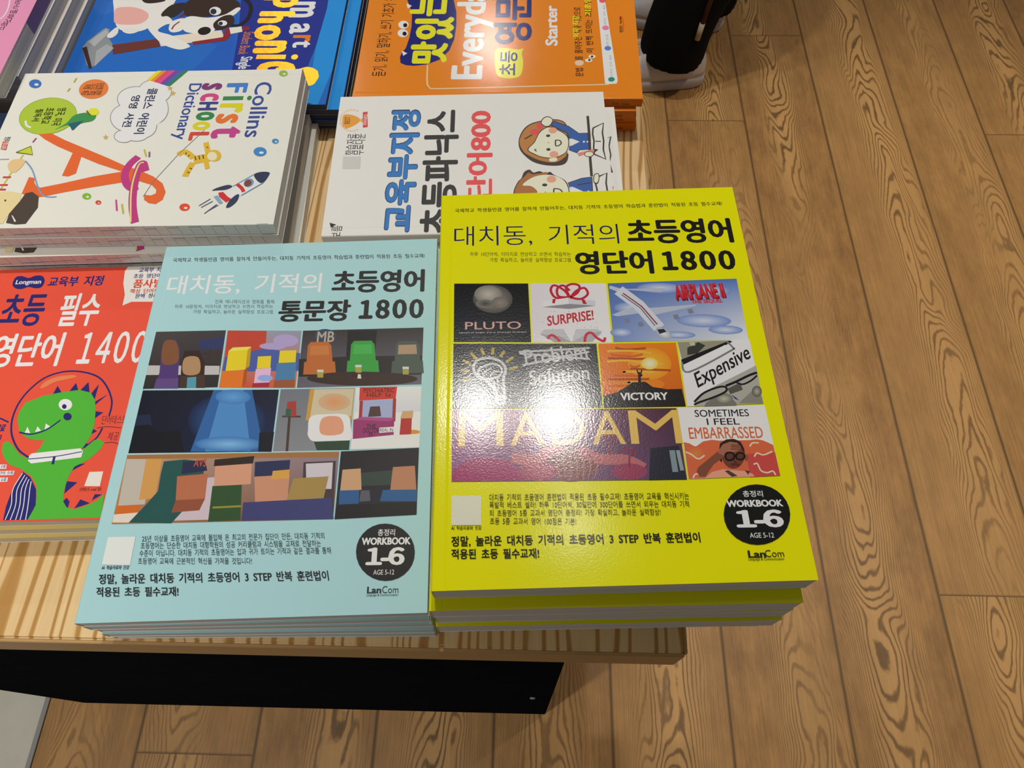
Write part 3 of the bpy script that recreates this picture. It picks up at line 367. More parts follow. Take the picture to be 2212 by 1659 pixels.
A_BLUE=[('tagline', None, [('T', '국제학교 학생들만큼 영어를 잘하게 만들어주는, 대치동 기적의 초등영어 학습법과 훈련법이 적용된 초등 필수교재!', (7.7, 237.7), (172.4, -2.9), (-0.7, 3.9), 1710616, 6, 0.02, 0)]), ('title', 'white and black title lettering', [('T', '대치동, 기적의', (7.6, 210.6), (103.5, -1.9), (0, 16.1), 15789286, 6, 0.012, 0), ('T', '초등영어', (118.4, 208.1), (62.0, -1.1), (0, 18.5), 1710616, 6, 0.052, 0), ('T', '통문장', (85.1, 186.5), (47.5, -0.9), (0, 17.0), 1710616, 6, 0.052, 0), ('T', '1800', (138.0, 186.8), (42.4, -0.8), (0, 15.3), 1710616, 6, 0.075, 0)]), ('subtitle', None, [('T', '진짜 애니메이션과 영화를 통해', (42.2, 202.6), (39.3, -1.6), (-0.5, 3.2), 3820112, 6, 0, 0), ('T', '하루 10문장씩, 이미지로 연상하고 쓰면서 학습하는', (16.3, 199.6), (65.0, -2.3), (-0.7, 3.2), 3820112, 6, 0, 0), ('T', '가장 확실하고, 놀라운 실력향상 프로그램', (29.1, 195.1), (52.6, -2.1), (-0.6, 3.2), 3820112, 6, 0, 0)]), ('cover_picture', 'picture of soft seats in front of a dark fence', [('R', [7.4, 182.0, 52.7, 181.5, 54.0, 139.8, 7.5, 140.2], (4538431, 3946554, 2762280, 2762020), 2), ('P', [7.5, 157.0, 52.9, 155.1, 53.5, 148.7, 7.5, 150.1], 12104884, 3, 0), ('P', [36.6, 174.2, 52.2, 176.9, 52.8, 167.5, 37.3, 167.6], 2896992, 3, 0), ('L', [38.3, 164.3, 53.2, 164.9], 1.5, 3812392, 4, 0, 0), ('L', [38.5, 157.8, 53.3, 158.2], 1.5, 3812392, 4, 0, 0), ('L', [45.3, 167.3, 46.0, 157.5], 1.5, 3812392, 4, 0, 0), ('L', [51.0, 167.2, 52.0, 157.8], 1.5, 3812392, 4, 0, 0), ('P', [14.2, 140.1, 15.6, 151.4, 13.6, 168.6, 14.3, 174.7, 21.1, 176.0, 25.4, 168.1, 28.9, 139.8], 4994160, 4, 0), ('P', [14.2, 140.1, 14.6, 147.2, 28.4, 147.1, 29.4, 139.7], 6046844, 5, 0), ('P', [14.0, 173.6, 20.4, 175.0, 24.5, 168.2, 25.4, 158.4, 16.1, 158.3], 8015664, 5, 1), ('P', [30.7, 140.0, 28.2, 158.3, 28.5, 166.9, 37.8, 167.0, 43.2, 157.6, 45.4, 139.6], 3350813, 5, 0), ('P', [30.2, 140.0, 29.5, 148.6, 44.2, 149.1, 46.3, 139.6], 4468778, 6, 0), ('P', [29.5, 161.4, 38.3, 161.6, 40.8, 150.3, 31.1, 150.2], 11043935, 6, 1), ('P', [33.9, 147.4, 39.4, 147.7, 40.6, 139.8, 34.8, 139.9], 5215142, 7, 0)]), ('cover_picture', 'picture of bright toy blocks by a red wall', [('R', [53.9, 181.3, 101.9, 179.3, 102.6, 137.7, 55.0, 139.5], (9476264, 8949924, 13656092, 12075052), 2), ('P', [53.9, 181.3, 79.3, 180.1, 80.5, 163.5, 55.2, 161.4], 12075052, 3, 0), ('P', [55.2, 161.4, 79.1, 166.9, 103.0, 162.5, 103.1, 149.7, 55.0, 150.7], 4479132, 3, 0), ('E', (92.5, 172.3), (8.1, -0.4), (0.6, -4.6), 11049156, 4, None), ('E', (84.6, 168.3), (8.5, -0.4), (0.3, -2.5), 11049156, 4, None), ('P', [56.8, 165.7, 68.9, 166.2, 69.6, 151.7, 57.2, 151.2], 15255068, 4, 0), ('P', [56.8, 165.7, 59.2, 168.3, 70.9, 168.5, 68.9, 166.2], 15784024, 5, 0), ('P', [68.9, 166.2, 70.9, 168.5, 71.8, 154.2, 69.6, 151.7], 12097548, 5, 0), ('P', [54.9, 151.3, 68.8, 151.4, 69.2, 139.2, 55.2, 139.5], 14184476, 4, 0), ('P', [68.8, 151.4, 70.7, 153.8, 71.3, 142.2, 69.2, 139.2], 11030540, 5, 0), ('P', [76.1, 151.9, 85.7, 152.4, 85.9, 142.1, 76.3, 141.9], 14201040, 5, 0), ('P', [76.2, 161.0, 84.6, 161.2, 85.2, 152.4, 76.7, 152.1], 15255068, 5, 0), ('P', [75.6, 141.9, 86.1, 142.1, 86.0, 138.8, 75.6, 139.0], 10494008, 5, 0), ('P', [89.0, 155.6, 101.2, 156.0, 101.5, 143.5, 89.1, 143.4], 4487332, 5, 0), ('P', [89.7, 164.8, 100.2, 164.8, 100.6, 156.0, 89.9, 155.8], 15255068, 6, 0), ('P', [88.7, 143.4, 101.7, 143.5, 101.9, 137.9, 88.9, 138.3], 9654316, 5, 0), ('E', (82.9, 145.3), (4.8, -0.2), (0.3, -2.3), 9217244, 7, None)]), ('cover_picture', 'picture of a round bar table with beer mugs', [('R', [102.9, 179.3, 180.7, 178.9, 180.6, 137.5, 103.5, 137.7], (3353642, 3025190, 6578284, 6315112), 2), ('P', [131.8, 178.3, 150.7, 178.0, 150.5, 156.2, 132.4, 157.0], 1381140, 3, 0), ('E', (117.7, 175.1), (7.1, -0.4), (0.5, -5.0), 3424348, 3, None), ('T', 'MB', (112.5, 170.3), (11.1, -0.2), (0, 8.0), 11575432, 4, 0.02, 0), ('P', [102.6, 158.2, 134.1, 159.0, 180.4, 158.1, 180.6, 144.3, 103.5, 145.5], 2301726, 3, 0), ('P', [107.9, 147.4, 107.1, 167.8, 108.7, 170.5, 120.0, 170.3, 122.2, 167.4, 125.4, 146.9], 11822120, 4, 0), ('P', [109.0, 167.7, 120.3, 167.7, 121.5, 160.7, 109.2, 160.8], 12612664, 5, 0), ('P', [106.1, 156.0, 125.5, 155.6, 127.0, 146.6, 106.4, 146.9], 11822120, 5, 0), ('P', [135.0, 147.3, 134.8, 167.7, 136.4, 170.3, 147.7, 170.2, 149.8, 167.2, 152.4, 146.7], 3446842, 4, 0), ('P', [136.7, 167.6, 147.9, 167.5, 148.9, 160.5, 136.6, 160.6], 4499530, 5, 0), ('P', [133.4, 155.8, 152.8, 155.5, 154.0, 146.5, 133.5, 146.8], 3446842, 5, 0), ('P', [163.0, 146.1, 163.4, 166.4, 165.1, 169.1, 176.3, 168.9, 178.3, 166.0, 180.4, 145.5], 4740172, 4, 0), ('P', [165.2, 166.3, 176.4, 166.3, 177.2, 159.3, 165.0, 159.4], 11046000, 5, 0), ('P', [161.6, 154.6, 181.0, 154.3, 181.9, 145.3, 161.5, 145.6], 4740172, 5, 0), ('E', (143.6, 142.7), (34.6, -1.4), (0.3, -5.0), 3810330, 6, 3350554), ('P', [114.8, 150.1, 118.9, 149.9, 119.2, 144.3, 115.5, 144.5], 10525248, 7, 0), ('P', [114.8, 150.1, 118.9, 149.9, 118.9, 148.2, 115.1, 148.4], 13159620, 8, 0), ('P', [138.5, 152.7, 142.6, 152.6, 142.8, 147.0, 139.1, 147.1], 10525248, 7, 0), ('P', [138.5, 152.7, 142.6, 152.6, 142.6, 150.9, 138.7, 151.0], 13159620, 8, 0), ('P', [168.4, 150.4, 172.4, 150.2, 172.5, 144.6, 168.8, 144.8], 10525248, 7, 0), ('P', [168.4, 150.4, 172.4, 150.2, 172.4, 148.5, 168.5, 148.7], 13159620, 8, 0), ('P', [137.2, 147.7, 139.4, 147.6, 139.7, 143.4, 137.1, 143.5], 3936276, 7, 0), ('P', [140.8, 146.0, 142.4, 145.9, 143.1, 142.8, 140.6, 142.9], 13683912, 7, 0)]), ('cover_picture', 'picture of a blue beam of light in a dark room', [('R', [7.8, 139.2, 92.5, 136.8, 92.8, 95.5, 7.9, 97.2], (790560, 922664, 1056844, 658972), 2), ('E', (63.6, 116.7), (24.1, -1.0), (2.8, -18.0), 2907288, 3, 924736), ('P', [52.0, 138.0, 75.8, 137.2, 88.6, 95.9, 44.8, 97.0], 2908060, 4, 0), ('P', [57.5, 137.8, 70.3, 137.5, 80.7, 96.2, 53.6, 96.8], 4752576, 5, 0), ('E', (66.9, 101.1), (20.3, -0.8), (0.8, -4.8), 7909596, 6, 3698864), ('E', (64.7, 132.7), (10.9, -0.5), (0.8, -5.1), 6068432, 6, 4159668), ('P', [8.2, 97.3, 8.0, 115.0, 16.5, 115.7, 21.1, 110.6, 36.1, 111.0, 41.4, 96.9], 724504, 6, 0), ('P', [8.4, 114.0, 8.0, 121.9, 16.0, 122.6, 18.5, 114.6], 1713472, 5, 0), ('P', [85.2, 95.6, 84.3, 108.0, 93.1, 108.2, 93.2, 95.3], 790560, 7, 0)]), ('cover_picture', 'picture of a gold frame above a big white cushion', [('R', [93.6, 136.9, 139.5, 136.2, 139.1, 94.9, 93.9, 95.7], (7106680, 7369852, 8685196, 8422024), 2), ('P', [111.8, 136.3, 139.5, 136.0, 139.3, 114.6, 111.3, 115.2], 12620864, 3, 0), ('P', [114.6, 136.2, 139.1, 135.7, 138.7, 117.1, 113.8, 117.6], 13155484, 4, 0), ('E', (127.6, 127.0), (9.9, -0.4), (0.5, -6.0), 13930584, 5, 13150340), ('P', [113.4, 108.8, 114.2, 117.6, 124.8, 118.9, 136.4, 117.7, 139.0, 109.7, 139.1, 101.1, 119.4, 100.9, 114.3, 104.0], 15263460, 6, 1), ('P', [117.7, 101.0, 139.1, 101.1, 139.1, 94.9, 120.0, 95.4], 2637868, 6, 0), ('P', [121.4, 116.3, 132.1, 116.4, 134.3, 106.0, 121.6, 105.8], 14194808, 7, 1), ('L', [101.2, 118.1, 102.3, 95.4], 1.6, 4863016, 5, 0, 0), ('L', [96.8, 118.3, 108.0, 117.8], 1.2, 4863016, 5, 0, 0), ('P', [99.0, 118.2, 98.7, 128.2, 104.1, 128.5, 105.4, 118.1], 10500660, 6, 0), ('P', [98.4, 123.2, 101.5, 123.5, 101.9, 118.1, 98.8, 118.0], 2907204, 7, 0)]), ('cover_picture', 'picture of a red and purple wooden stand in snow', [('R', [140.2, 136.4, 180.7, 136.0, 180.7, 95.1, 140.0, 95.1], (15000810, 15132396, 11843796, 12106966), 2), ('P', [140.7, 119.5, 148.6, 121.1, 162.1, 118.6, 180.8, 118.8, 180.7, 95.1, 140.1, 95.3], 15132394, 3, 0), ('P', [142.6, 136.6, 165.7, 136.3, 165.2, 128.0, 142.8, 127.4], 13120548, 4, 0), ('T', 'PSYCHIATRIC', (145.0, 132.6), (19.2, -0.3), (0, 3.2), 2888720, 6, 0.01, 0), ('T', 'HELP 5¢', (147.4, 129.2), (14.8, -0.3), (0, 3.0), 2888720, 6, 0.01, 0), ('L', [144.2, 127.3, 144.4, 111.5], 2, 10236964, 4, 0, 0), ('L', [164.5, 128.0, 164.7, 112.6], 2, 10236964, 4, 0, 0), ('P', [142.8, 127.4, 164.8, 127.9, 165.0, 114.5, 144.3, 113.9], 10528972, 3, 0), ('P', [140.2, 114.6, 146.3, 116.3, 165.0, 114.5, 165.1, 103.8, 140.8, 101.9], 9711720, 5, 0), ('P', [140.2, 114.6, 145.4, 116.3, 165.2, 115.0, 162.5, 112.7], 11028608, 6, 0), ('T', 'THE', (148.4, 108.6), (5.8, -0.1), (0, 2.8), 2887712, 7, 0.01, 0), ('T', 'DOCTOR', (146.7, 105.7), (9.4, -0.2), (0, 3.0), 2887712, 7, 0.01, 0), ('T', 'IS', (150.3, 103.5), (2.4, -0.0), (0, 2.3), 2887712, 7, 0.01, 0), ('P', [156.3, 108.8, 165.3, 109.1, 165.3, 105.8, 156.4, 105.3], 15395562, 7, 0), ('T', 'REAL IN', (156.8, 106.1), (7.8, -0.1), (0, 2.2), 2890784, 8, 0.005, 0), ('P', [168.6, 103.7, 169.0, 114.4, 175.6, 114.6, 175.6, 103.8], 11545636, 5, 0), ('E', (176.9, 105.3), (3.9, -0.2), (0.0, -1.4), 13667372, 4, None), ('P', [168.6, 114.4, 169.7, 119.3, 176.3, 119.5, 176.1, 114.5], 13148272, 5, 0), ('P', [149.0, 116.2, 149.9, 123.1, 155.7, 123.2, 156.9, 116.4], 4994096, 5, 0)]), ('cover_picture', 'picture of folded coats by bright windows', [('R', [7.6, 96.1, 133.4, 94.0, 133.3, 52.9, 8.0, 54.0], (11570280, 9205896, 5915704, 11038780), 2), ('P', [8.0, 93.5, 24.7, 92.8, 24.4, 65.1, 9.3, 64.8], 12103844, 3, 0), ('P', [19.4, 93.5, 28.9, 93.6, 29.7, 68.5, 20.5, 67.9], 13145168, 3, 0), ('P', [9.3, 64.8, 22.0, 64.8, 21.3, 60.0, 8.8, 59.6], 13132832, 3, 0), ('P', [8.0, 59.6, 22.9, 60.4, 17.5, 54.5, 8.2, 54.9], 14208192, 3, 0), ('P', [7.5, 96.1, 133.4, 94.0, 133.4, 90.4, 8.0, 93.5], 10251324, 3, 0), ('P', [56.5, 80.1, 66.7, 80.6, 68.3, 54.8, 42.4, 54.9], 12891324, 3, 0), ('P', [113.0, 88.0, 131.9, 88.2, 133.3, 53.3, 115.1, 53.1], 4600886, 3, 0), ('P', [114.4, 87.0, 130.3, 87.3, 130.9, 70.9, 116.4, 71.4], 13156552, 4, 0), ('P', [30.0, 83.8, 30.3, 91.2, 42.3, 92.1, 54.7, 90.2, 55.4, 76.5, 49.2, 63.3, 41.9, 53.4, 17.5, 54.5, 25.3, 65.1, 30.5, 72.9], 2051916, 5, 0), ('P', [41.6, 90.8, 54.6, 91.2, 57.0, 84.6, 42.2, 82.9], 2304072, 6, 0), ('T', 'AVS', (48.3, 87.2), (7.4, -0.1), (0, 5.0), 12079148, 8, 0.02, 0), ('P', [39.9, 81.6, 57.7, 82.7, 58.6, 67.4, 41.8, 67.0], 11561032, 6, 0), ('P', [41.8, 67.0, 58.6, 67.4, 56.5, 60.5, 40.7, 59.7], 9194548, 7, 0), ('P', [61.0, 89.1, 82.4, 90.6, 83.7, 75.4, 62.5, 74.8], 13407352, 6, 0), ('P', [60.2, 91.4, 83.4, 92.9, 83.2, 88.2, 60.4, 87.2], 2891804, 7, 0), ('P', [61.6, 74.9, 78.6, 75.1, 80.9, 53.9, 62.6, 53.7], 2903080, 6, 0), ('L', [63.8, 61.9, 80.1, 62.2], 1.2, 9209908, 7, 0, 0), ('P', [84.3, 89.1, 105.0, 89.7, 105.2, 80.5, 85.2, 79.9], 2501712, 8, 0), ('P', [85.2, 79.9, 105.7, 80.4, 106.2, 64.7, 87.8, 64.1], 12880492, 7, 0), ('P', [95.5, 83.1, 105.3, 83.7, 105.5, 78.2, 95.3, 77.8], 13670980, 9, 0), ('P', [108.1, 78.1, 128.5, 78.7, 126.6, 63.1, 105.0, 61.3], 10519624, 8, 0), ('P', [81.0, 64.4, 131.4, 65.6, 133.7, 53.1, 81.4, 53.6], 3816560, 9, 0)]), ('cover_picture', 'picture of blue seats in a dark car', [('R', [134.4, 94.1, 180.5, 94.9, 180.5, 54.0, 134.2, 52.8], (1972762, 1972762, 2236978, 2236974), 2), ('P', [146.3, 80.2, 166.7, 81.3, 165.4, 72.3, 147.7, 72.1], 3162168, 3, 0), ('P', [135.1, 61.0, 180.2, 61.5, 180.5, 54.0, 134.2, 52.8], 1709846, 4, 0), ('P', [136.0, 69.8, 136.3, 82.5, 146.9, 83.0, 148.3, 69.8], 12884596, 4, 0), ('P', [135.9, 61.4, 135.6, 69.8, 147.0, 69.8, 147.2, 61.6], 2644108, 5, 0), ('P', [147.9, 69.4, 152.9, 69.4, 153.8, 63.0, 147.5, 62.7], 5658208, 3, 0), ('P', [164.8, 68.7, 165.7, 83.2, 178.5, 83.6, 179.9, 68.6], 11828316, 4, 0), ('P', [159.3, 62.6, 160.5, 69.3, 180.1, 69.0, 180.2, 61.8], 2644108, 5, 0)]), ('blurb', None, [('T', '25년 이상을 초등영어 교육에 몰입해 온 최고의 전문가 집단이 만든, 대치동 기적의', (27.5, 42.9), (102.2, -1.4), (-0.8, 3.9), 2502712, 6, 0.004, 0), ('T', '초등영어는 단순한 대치동 대형학원의 성공 커리큘럼과 시스템을 교재로 전달하는', (27.6, 39.1), (100.5, -1.7), (-0.8, 3.8), 2502712, 6, 0.004, 0), ('T', '수준이 아닙니다. 대치동 기적의 초등영어는 입과 귀가 트이는 기적과 같은 결과를 통해', (27.8, 34.8), (106.3, -1.6), (-0.8, 3.8), 2502712, 6, 0.004, 0), ('T', '초등영어 교육에 근본적인 혁신을 가져올 것입니다!', (27.9, 30.6), (63.1, -1.9), (-0.8, 3.7), 2502712, 6, 0.004, 0), ('R', [7.8, 46.5, 23.2, 46.3, 23.6, 30.3, 7.9, 31.1], (14212312, 14212312, 14212312, 14212312), 2), ('T', 'AI 학습자료와 인강', (8.2, 28.3), (15.2, -0.3), (0, 2.2), 1710616, 6, 0.02, 0)]), ('slogan', None, [('T', '정말, 놀라운 대치동 기적의 초등영어 3 STEP 반복 훈련법이', (8.8, 20.1), (125.6, -1.8), (-1.4, 5.8), 1842212, 6, 0.03, 0), ('T', '적용된 초등 필수교재!', (9.0, 13.6), (44.7, -1.0), (-1.2, 5.2), 1842212, 6, 0.03, 0)]), ('badge', 'round black workbook badge', [('E', (164.0, 33.4), (16.3, -0.6), (0.9, -16.0), 1579032, 3, None), ('T', '총정리', (159.2, 42.4), (9.6, -0.2), (0, 3.9), 15790318, 7, 0.015, 0), ('T', 'WORKBOOK', (150.5, 37.5), (27.2, -0.5), (0, 4.2), 15790318, 7, 0.06, 0), ('T', '1-6', (153.4, 26.1), (21.4, -0.4), (0, 10.0), 15790318, 7, 0.065, 0), ('T', 'AGE 5-12', (158.0, 20.9), (11.4, -0.2), (0, 2.7), 13948114, 7, 0.01, 0)]), ('publisher_mark', None, [('T', 'Lan', (155.2, 11.0), (7.7, -0.1), (0, 3.6), 2109496, 6, 0.04, 0), ('T', 'Com', (163.4, 10.9), (8.7, -0.2), (0, 3.8), 2109496, 6, -0.005, 0), ('T', 'Language & Communication', (155.2, 9.2), (16.8, -0.3), (0, 1.6), 2109496, 6, 0, 0)])]
stack('workbook','book','pale blue workbooks in the front middle stack',(188,251.2,9.6),[(-0.3651, 0.0033, 0.0507), (-0.3654, 0.0031, 0.044), (-0.3646, 0.0036, 0.036), (-0.3649, 0.0025, 0.033), (-0.3654, 0.0031, 0.027)],.048,(0xa2ccd0,0x94bec2,0x84b4ba),'white','satin',A_BLUE,
 ['pale blue workbook on top of the front middle stack']+['pale blue workbook, '+ORD[i]+' from the top of the front middle stack' for i in range(1,5)])
A_RED=[('title', 'navy and white title lettering', [('T', '교육부 지정', (39.2, 171.1), (39.1, 0.0), (0, 8.8), 2237546, 6, 0.045, 0), ('T', '초등', (12.8, 138.5), (30.4, 0.0), (0, 26.9), 2237546, 6, 0.035, 0), ('T', '필수', (53.9, 137.5), (27.8, 0.0), (0, 27.4), 15722978, 6, 0.035, 0), ('T', '영단어', (17.1, 106.3), (46.7, 0.0), (0, 26.4), 15722978, 6, 0.035, 0), ('T', '1400', (75.9, 107.2), (44.6, 0.0), (0, 25.2), 15722978, 6, 0.03, 0)]), ('publisher_badge', 'navy two-lobed publisher badge', [('P', [14.1, 174.1, 14.5, 180.1, 18.5, 181.2, 24.0, 179.4, 28.4, 181.2, 33.4, 180.7, 36.3, 176.4, 35.5, 171.2, 31.5, 170.2, 26.2, 171.5, 21.8, 169.9, 17.3, 170.6], 2237546, 4, 1), ('T', 'Longman', (16.0, 172.9), (18.0, 0.0), (0, 4.9), 15722978, 6, 0.03, 0)]), ('speech_bubble', 'white speech bubble', [('P', [124.0, 194.2, 115.5, 192.9, 98.1, 192.7, 94.2, 190.5, 91.8, 182.9, 93.1, 172.4, 96.4, 162.6, 96.8, 153.5, 102.4, 156.5, 115.8, 156.1, 131.4, 156.4], 14605012, 3, 0), ('T', '교육부 지정', (101.8, 181.4), (19.4, 0.0), (0, 4.7), 2237546, 6, 0.035, 0), ('T', '초등 영단어', (99.0, 176.4), (19.6, 0.0), (0, 4.1), 2237546, 6, 0.035, 0), ('T', '품사별', (100.4, 168.1), (20.5, 0.0), (0, 7.5), 13647918, 6, 0.04, 0), ('T', '핵심 단어까지', (99.4, 163.4), (23.7, 0.0), (0, 4.0), 12075064, 6, 0.03, 0), ('T', '완벽 정리', (104.0, 159.2), (15.7, 0.0), (0, 4.0), 2237546, 6, 0.03, 0)]), ('illustration_print', 'green cartoon dinosaur in a space helmet', [('L', [63.9, 41.2, 56.5, 46.1, 50.4, 53.9, 47.1, 61.1, 45.6, 69.7, 46.6, 79.6, 50.7, 88.9, 58.4, 97.7, 69.9, 101.9, 82.6, 101.3, 94.0, 97.0, 101.5, 89.3, 106.5, 80.3, 107.7, 74.1, 107.6, 68.5], 1.1, 2237546, 4, 1, 0), ('L', [105.4, 60.1, 103.5, 53.6, 98.4, 47.8], 1.1, 2237546, 4, 1, 0), ('P', [57.4, 90.0, 59.3, 94.4, 66.3, 98.1, 76.3, 99.1, 79.3, 97.7, 74.8, 96.3, 66.2, 94.2, 60.4, 90.5], 15694928, 4, 1), ('P', [66.7, 84.0, 68.5, 91.3, 73.4, 85.1], 2237546, 3, 0), ('P', [76.9, 86.2, 80.1, 93.2, 83.5, 86.7], 2237546, 3, 0), ('P', [84.0, 87.1, 88.2, 93.6, 90.9, 85.6], 2237546, 3, 0), ('P', [91.0, 82.7, 95.5, 91.8, 95.4, 80.9], 2237546, 3, 0), ('P', [95.8, 75.7, 103.2, 84.2, 96.3, 79.1], 2237546, 3, 0), ('P', [98.9, 67.0, 103.3, 71.1, 97.8, 72.1], 2237546, 3, 0), ('P', [96.7, 54.4, 102.6, 58.0, 97.3, 60.7], 2237546, 3, 0), ('P', [95.6, 45.8, 101.2, 48.3, 97.3, 50.0], 2237546, 3, 0), ('P', [92.0, 24.7, 98.8, 23.8, 92.7, 16.7], 2237546, 3, 0), ('P', [93.1, 11.6, 94.8, 14.1, 97.2, 11.7, 97.3, 7.3], 2237546, 3, 0), ('P', [101.3, 7.2, 103.5, 12.8, 109.9, 10.3], 2237546, 3, 0), ('P', [110.6, 11.9, 111.5, 15.9, 116.0, 15.6], 2237546, 3, 0), ('P', [92.9, 31.2, 100.8, 36.2, 93.0, 35.2], 2237546, 3, 0), ('P', [49.0, 67.8, 48.7, 73.3, 51.1, 79.7, 61.0, 84.2, 72.8, 86.6, 83.8, 87.9, 91.7, 85.6, 95.9, 80.0, 98.2, 71.9, 99.8, 62.1, 99.3, 53.7, 96.3, 46.5, 96.0, 44.4, 97.6, 46.4, 102.3, 51.8, 105.9, 52.6, 109.0, 49.7, 107.7, 45.2, 101.8, 38.4, 94.3, 34.1, 92.4, 27.3, 92.0, 19.5, 93.4, 11.8, 96.4, 7.9, 101.4, 6.8, 108.2, 8.7, 113.7, 11.8, 117.2, 16.4, 118.6, 2.5, 117.9, 1.0, 75.0, 0.9, 76.8, 7.3, 76.5, 15.5, 73.6, 23.3, 68.5, 29.1, 61.3, 33.6, 54.0, 36.3, 48.8, 41.0, 45.7, 45.8, 44.9, 51.4, 47.5, 52.5, 51.6, 49.7, 57.9, 43.1, 63.5, 40.6, 67.4, 44.0, 69.5, 48.0, 70.5, 52.6, 64.4, 52.8, 58.4, 54.6, 52.8, 59.5], 5024820, 5, 0), ('L', [53.0, 58.6, 61.0, 57.0, 70.0, 59.9, 77.1, 66.4], 1, 2237546, 7, 1, 0), ('P', [56.6, 58.1, 57.2, 62.3, 60.2, 57.7], 15722978, 6, 0), ('P', [63.1, 58.3, 63.6, 62.4, 66.6, 59.2], 15722978, 6, 0), ('P', [68.7, 59.9, 68.3, 64.2, 71.7, 62.0], 15722978, 6, 0), ('E', (77.3, 77.4), (4.4, -0.1), (1.1, -4.1), 15722978, 6, None), ('E', (77.0, 76.0), (1.5, -0.1), (0.4, -1.7), 2237546, 7, None), ('E', (81.0, 68.7), (2.7, -0.1), (0.7, -2.7), 2237546, 6, None), ('P', [64.2, 38.9, 64.1, 42.4, 65.3, 43.8, 94.9, 46.4, 97.1, 44.4, 97.0, 40.3, 66.7, 37.0], 15722978, 7, 0), ('L', [64.2, 40.0, 80.6, 41.3, 96.6, 44.1], 0.6, 2237546, 8, 1, 0), ('L', [80.1, 41.1, 80.4, 36.1], 1.6, 2237546, 8, 0, 0), ('P', [63.1, 31.7, 68.8, 27.9, 74.6, 20.0, 77.3, 10.0, 75.0, 0.9, 60.3, 0.9, 59.5, 9.4, 60.1, 21.5], 2237546, 6, 0), ('L', [63.3, 30.9, 60.4, 20.3, 62.3, 10.4, 61.5, 1.1], 0.5, 15722978, 7, 1, 0), ('L', [65.1, 29.5, 63.1, 20.3, 65.0, 10.4, 64.6, 1.0], 0.5, 15722978, 7, 1, 0), ('L', [66.8, 28.0, 65.7, 20.2, 67.6, 10.3, 67.8, 0.9], 0.5, 15722978, 7, 1, 0), ('L', [68.4, 26.7, 68.1, 20.1, 69.9, 10.2, 70.5, 0.9], 0.5, 15722978, 7, 1, 0), ('L', [70.2, 25.2, 70.8, 20.1, 72.6, 10.2, 73.8, 0.8], 0.5, 15722978, 7, 1, 0), ('T', '단어테스트', (103.8, 62.6), (15.9, 0.0), (0, 6.2), 4661306, 6, -0.01, 0), ('T', '제공', (110.3, 51.3), (6.8, 0.0), (0, 5.7), 4661306, 6, -0.01, 0), ('L', [101.9, 60.2, 108.3, 60.9, 117.4, 59.8], 0.4, 4661306, 5, 1, 0), ('L', [109.4, 49.6, 114.2, 50.0, 118.9, 48.4], 0.4, 4661306, 5, 1, 0), ('R', [104.6, 30.4, 113.1, 30.5, 113.3, 20.9, 103.7, 21.2], (14538444, 14538444, 14538444, 14538444), 6), ('T', '단어테스트 e-mail 발송', (101.5, 17.9), (13.3, 0.0), (0, 2.5), 6041640, 6, 0.01, 0)]), ('feature_boxes', None, [('R', [40.9, 36.9, 51.7, 36.8, 52.2, 33.9, 41.2, 33.9], (14341334, 14341334, 14341334, 14341334), 4), ('T', '수록', (48.4, 34.2), (3.0, 0.0), (0, 2.4), 2237546, 6, 0.02, 0), ('R', [42.3, 32.5, 57.9, 32.5, 57.9, 29.7, 42.6, 29.5], (14341334, 14341334, 14341334, 14341334), 4), ('T', '단어 수록', (48.7, 30.0), (8.7, 0.0), (0, 2.3), 2237546, 6, 0.02, 0), ('R', [43.7, 28.2, 55.1, 28.1, 55.4, 25.3, 44.0, 25.2], (14341334, 14341334, 14341334, 14341334), 4), ('T', '수록', (51.2, 25.3), (3.2, 0.0), (0, 2.6), 2237546, 6, 0.02, 0), ('T', '무료', (37.1, 59.0), (5.9, 0.0), (0, 5.3), 2237546, 6, 0.04, 0.15), ('T', '제공', (38.9, 51.1), (3.8, 0.0), (0, 6.1), 2237546, 6, 0.04, 0.15), ('L', [37.5, 68.9, 44.0, 65.8], 0.9, 2237546, 4, 0, 0)])]
stack('vocabulary_book','book','vocabulary books in the front left stack',(128,187,9.33),[(-0.4979, 0.061, 0.045)],.028,(0xe8503a,0xe8503a,0xd8b858),'cream','satin',A_RED,
 ['red vocabulary book with a green dinosaur, on top of the front left stack'])
yb = make_book('vocabulary_book','second book of the front left stack, pale yellow cover edge under the red one','book','vocabulary books in the front left stack',(128,187,9.23),(-0.4983, 0.0588, 0.045),.00938,(0xd8c070,0xe8503a,0xd8c070),'cream','satin')
copy_book(yb, 'lowest book of the front left stack, its pale yellow cover edge showing above the table', (-0.4977, 0.0566, 0.045), .00005)
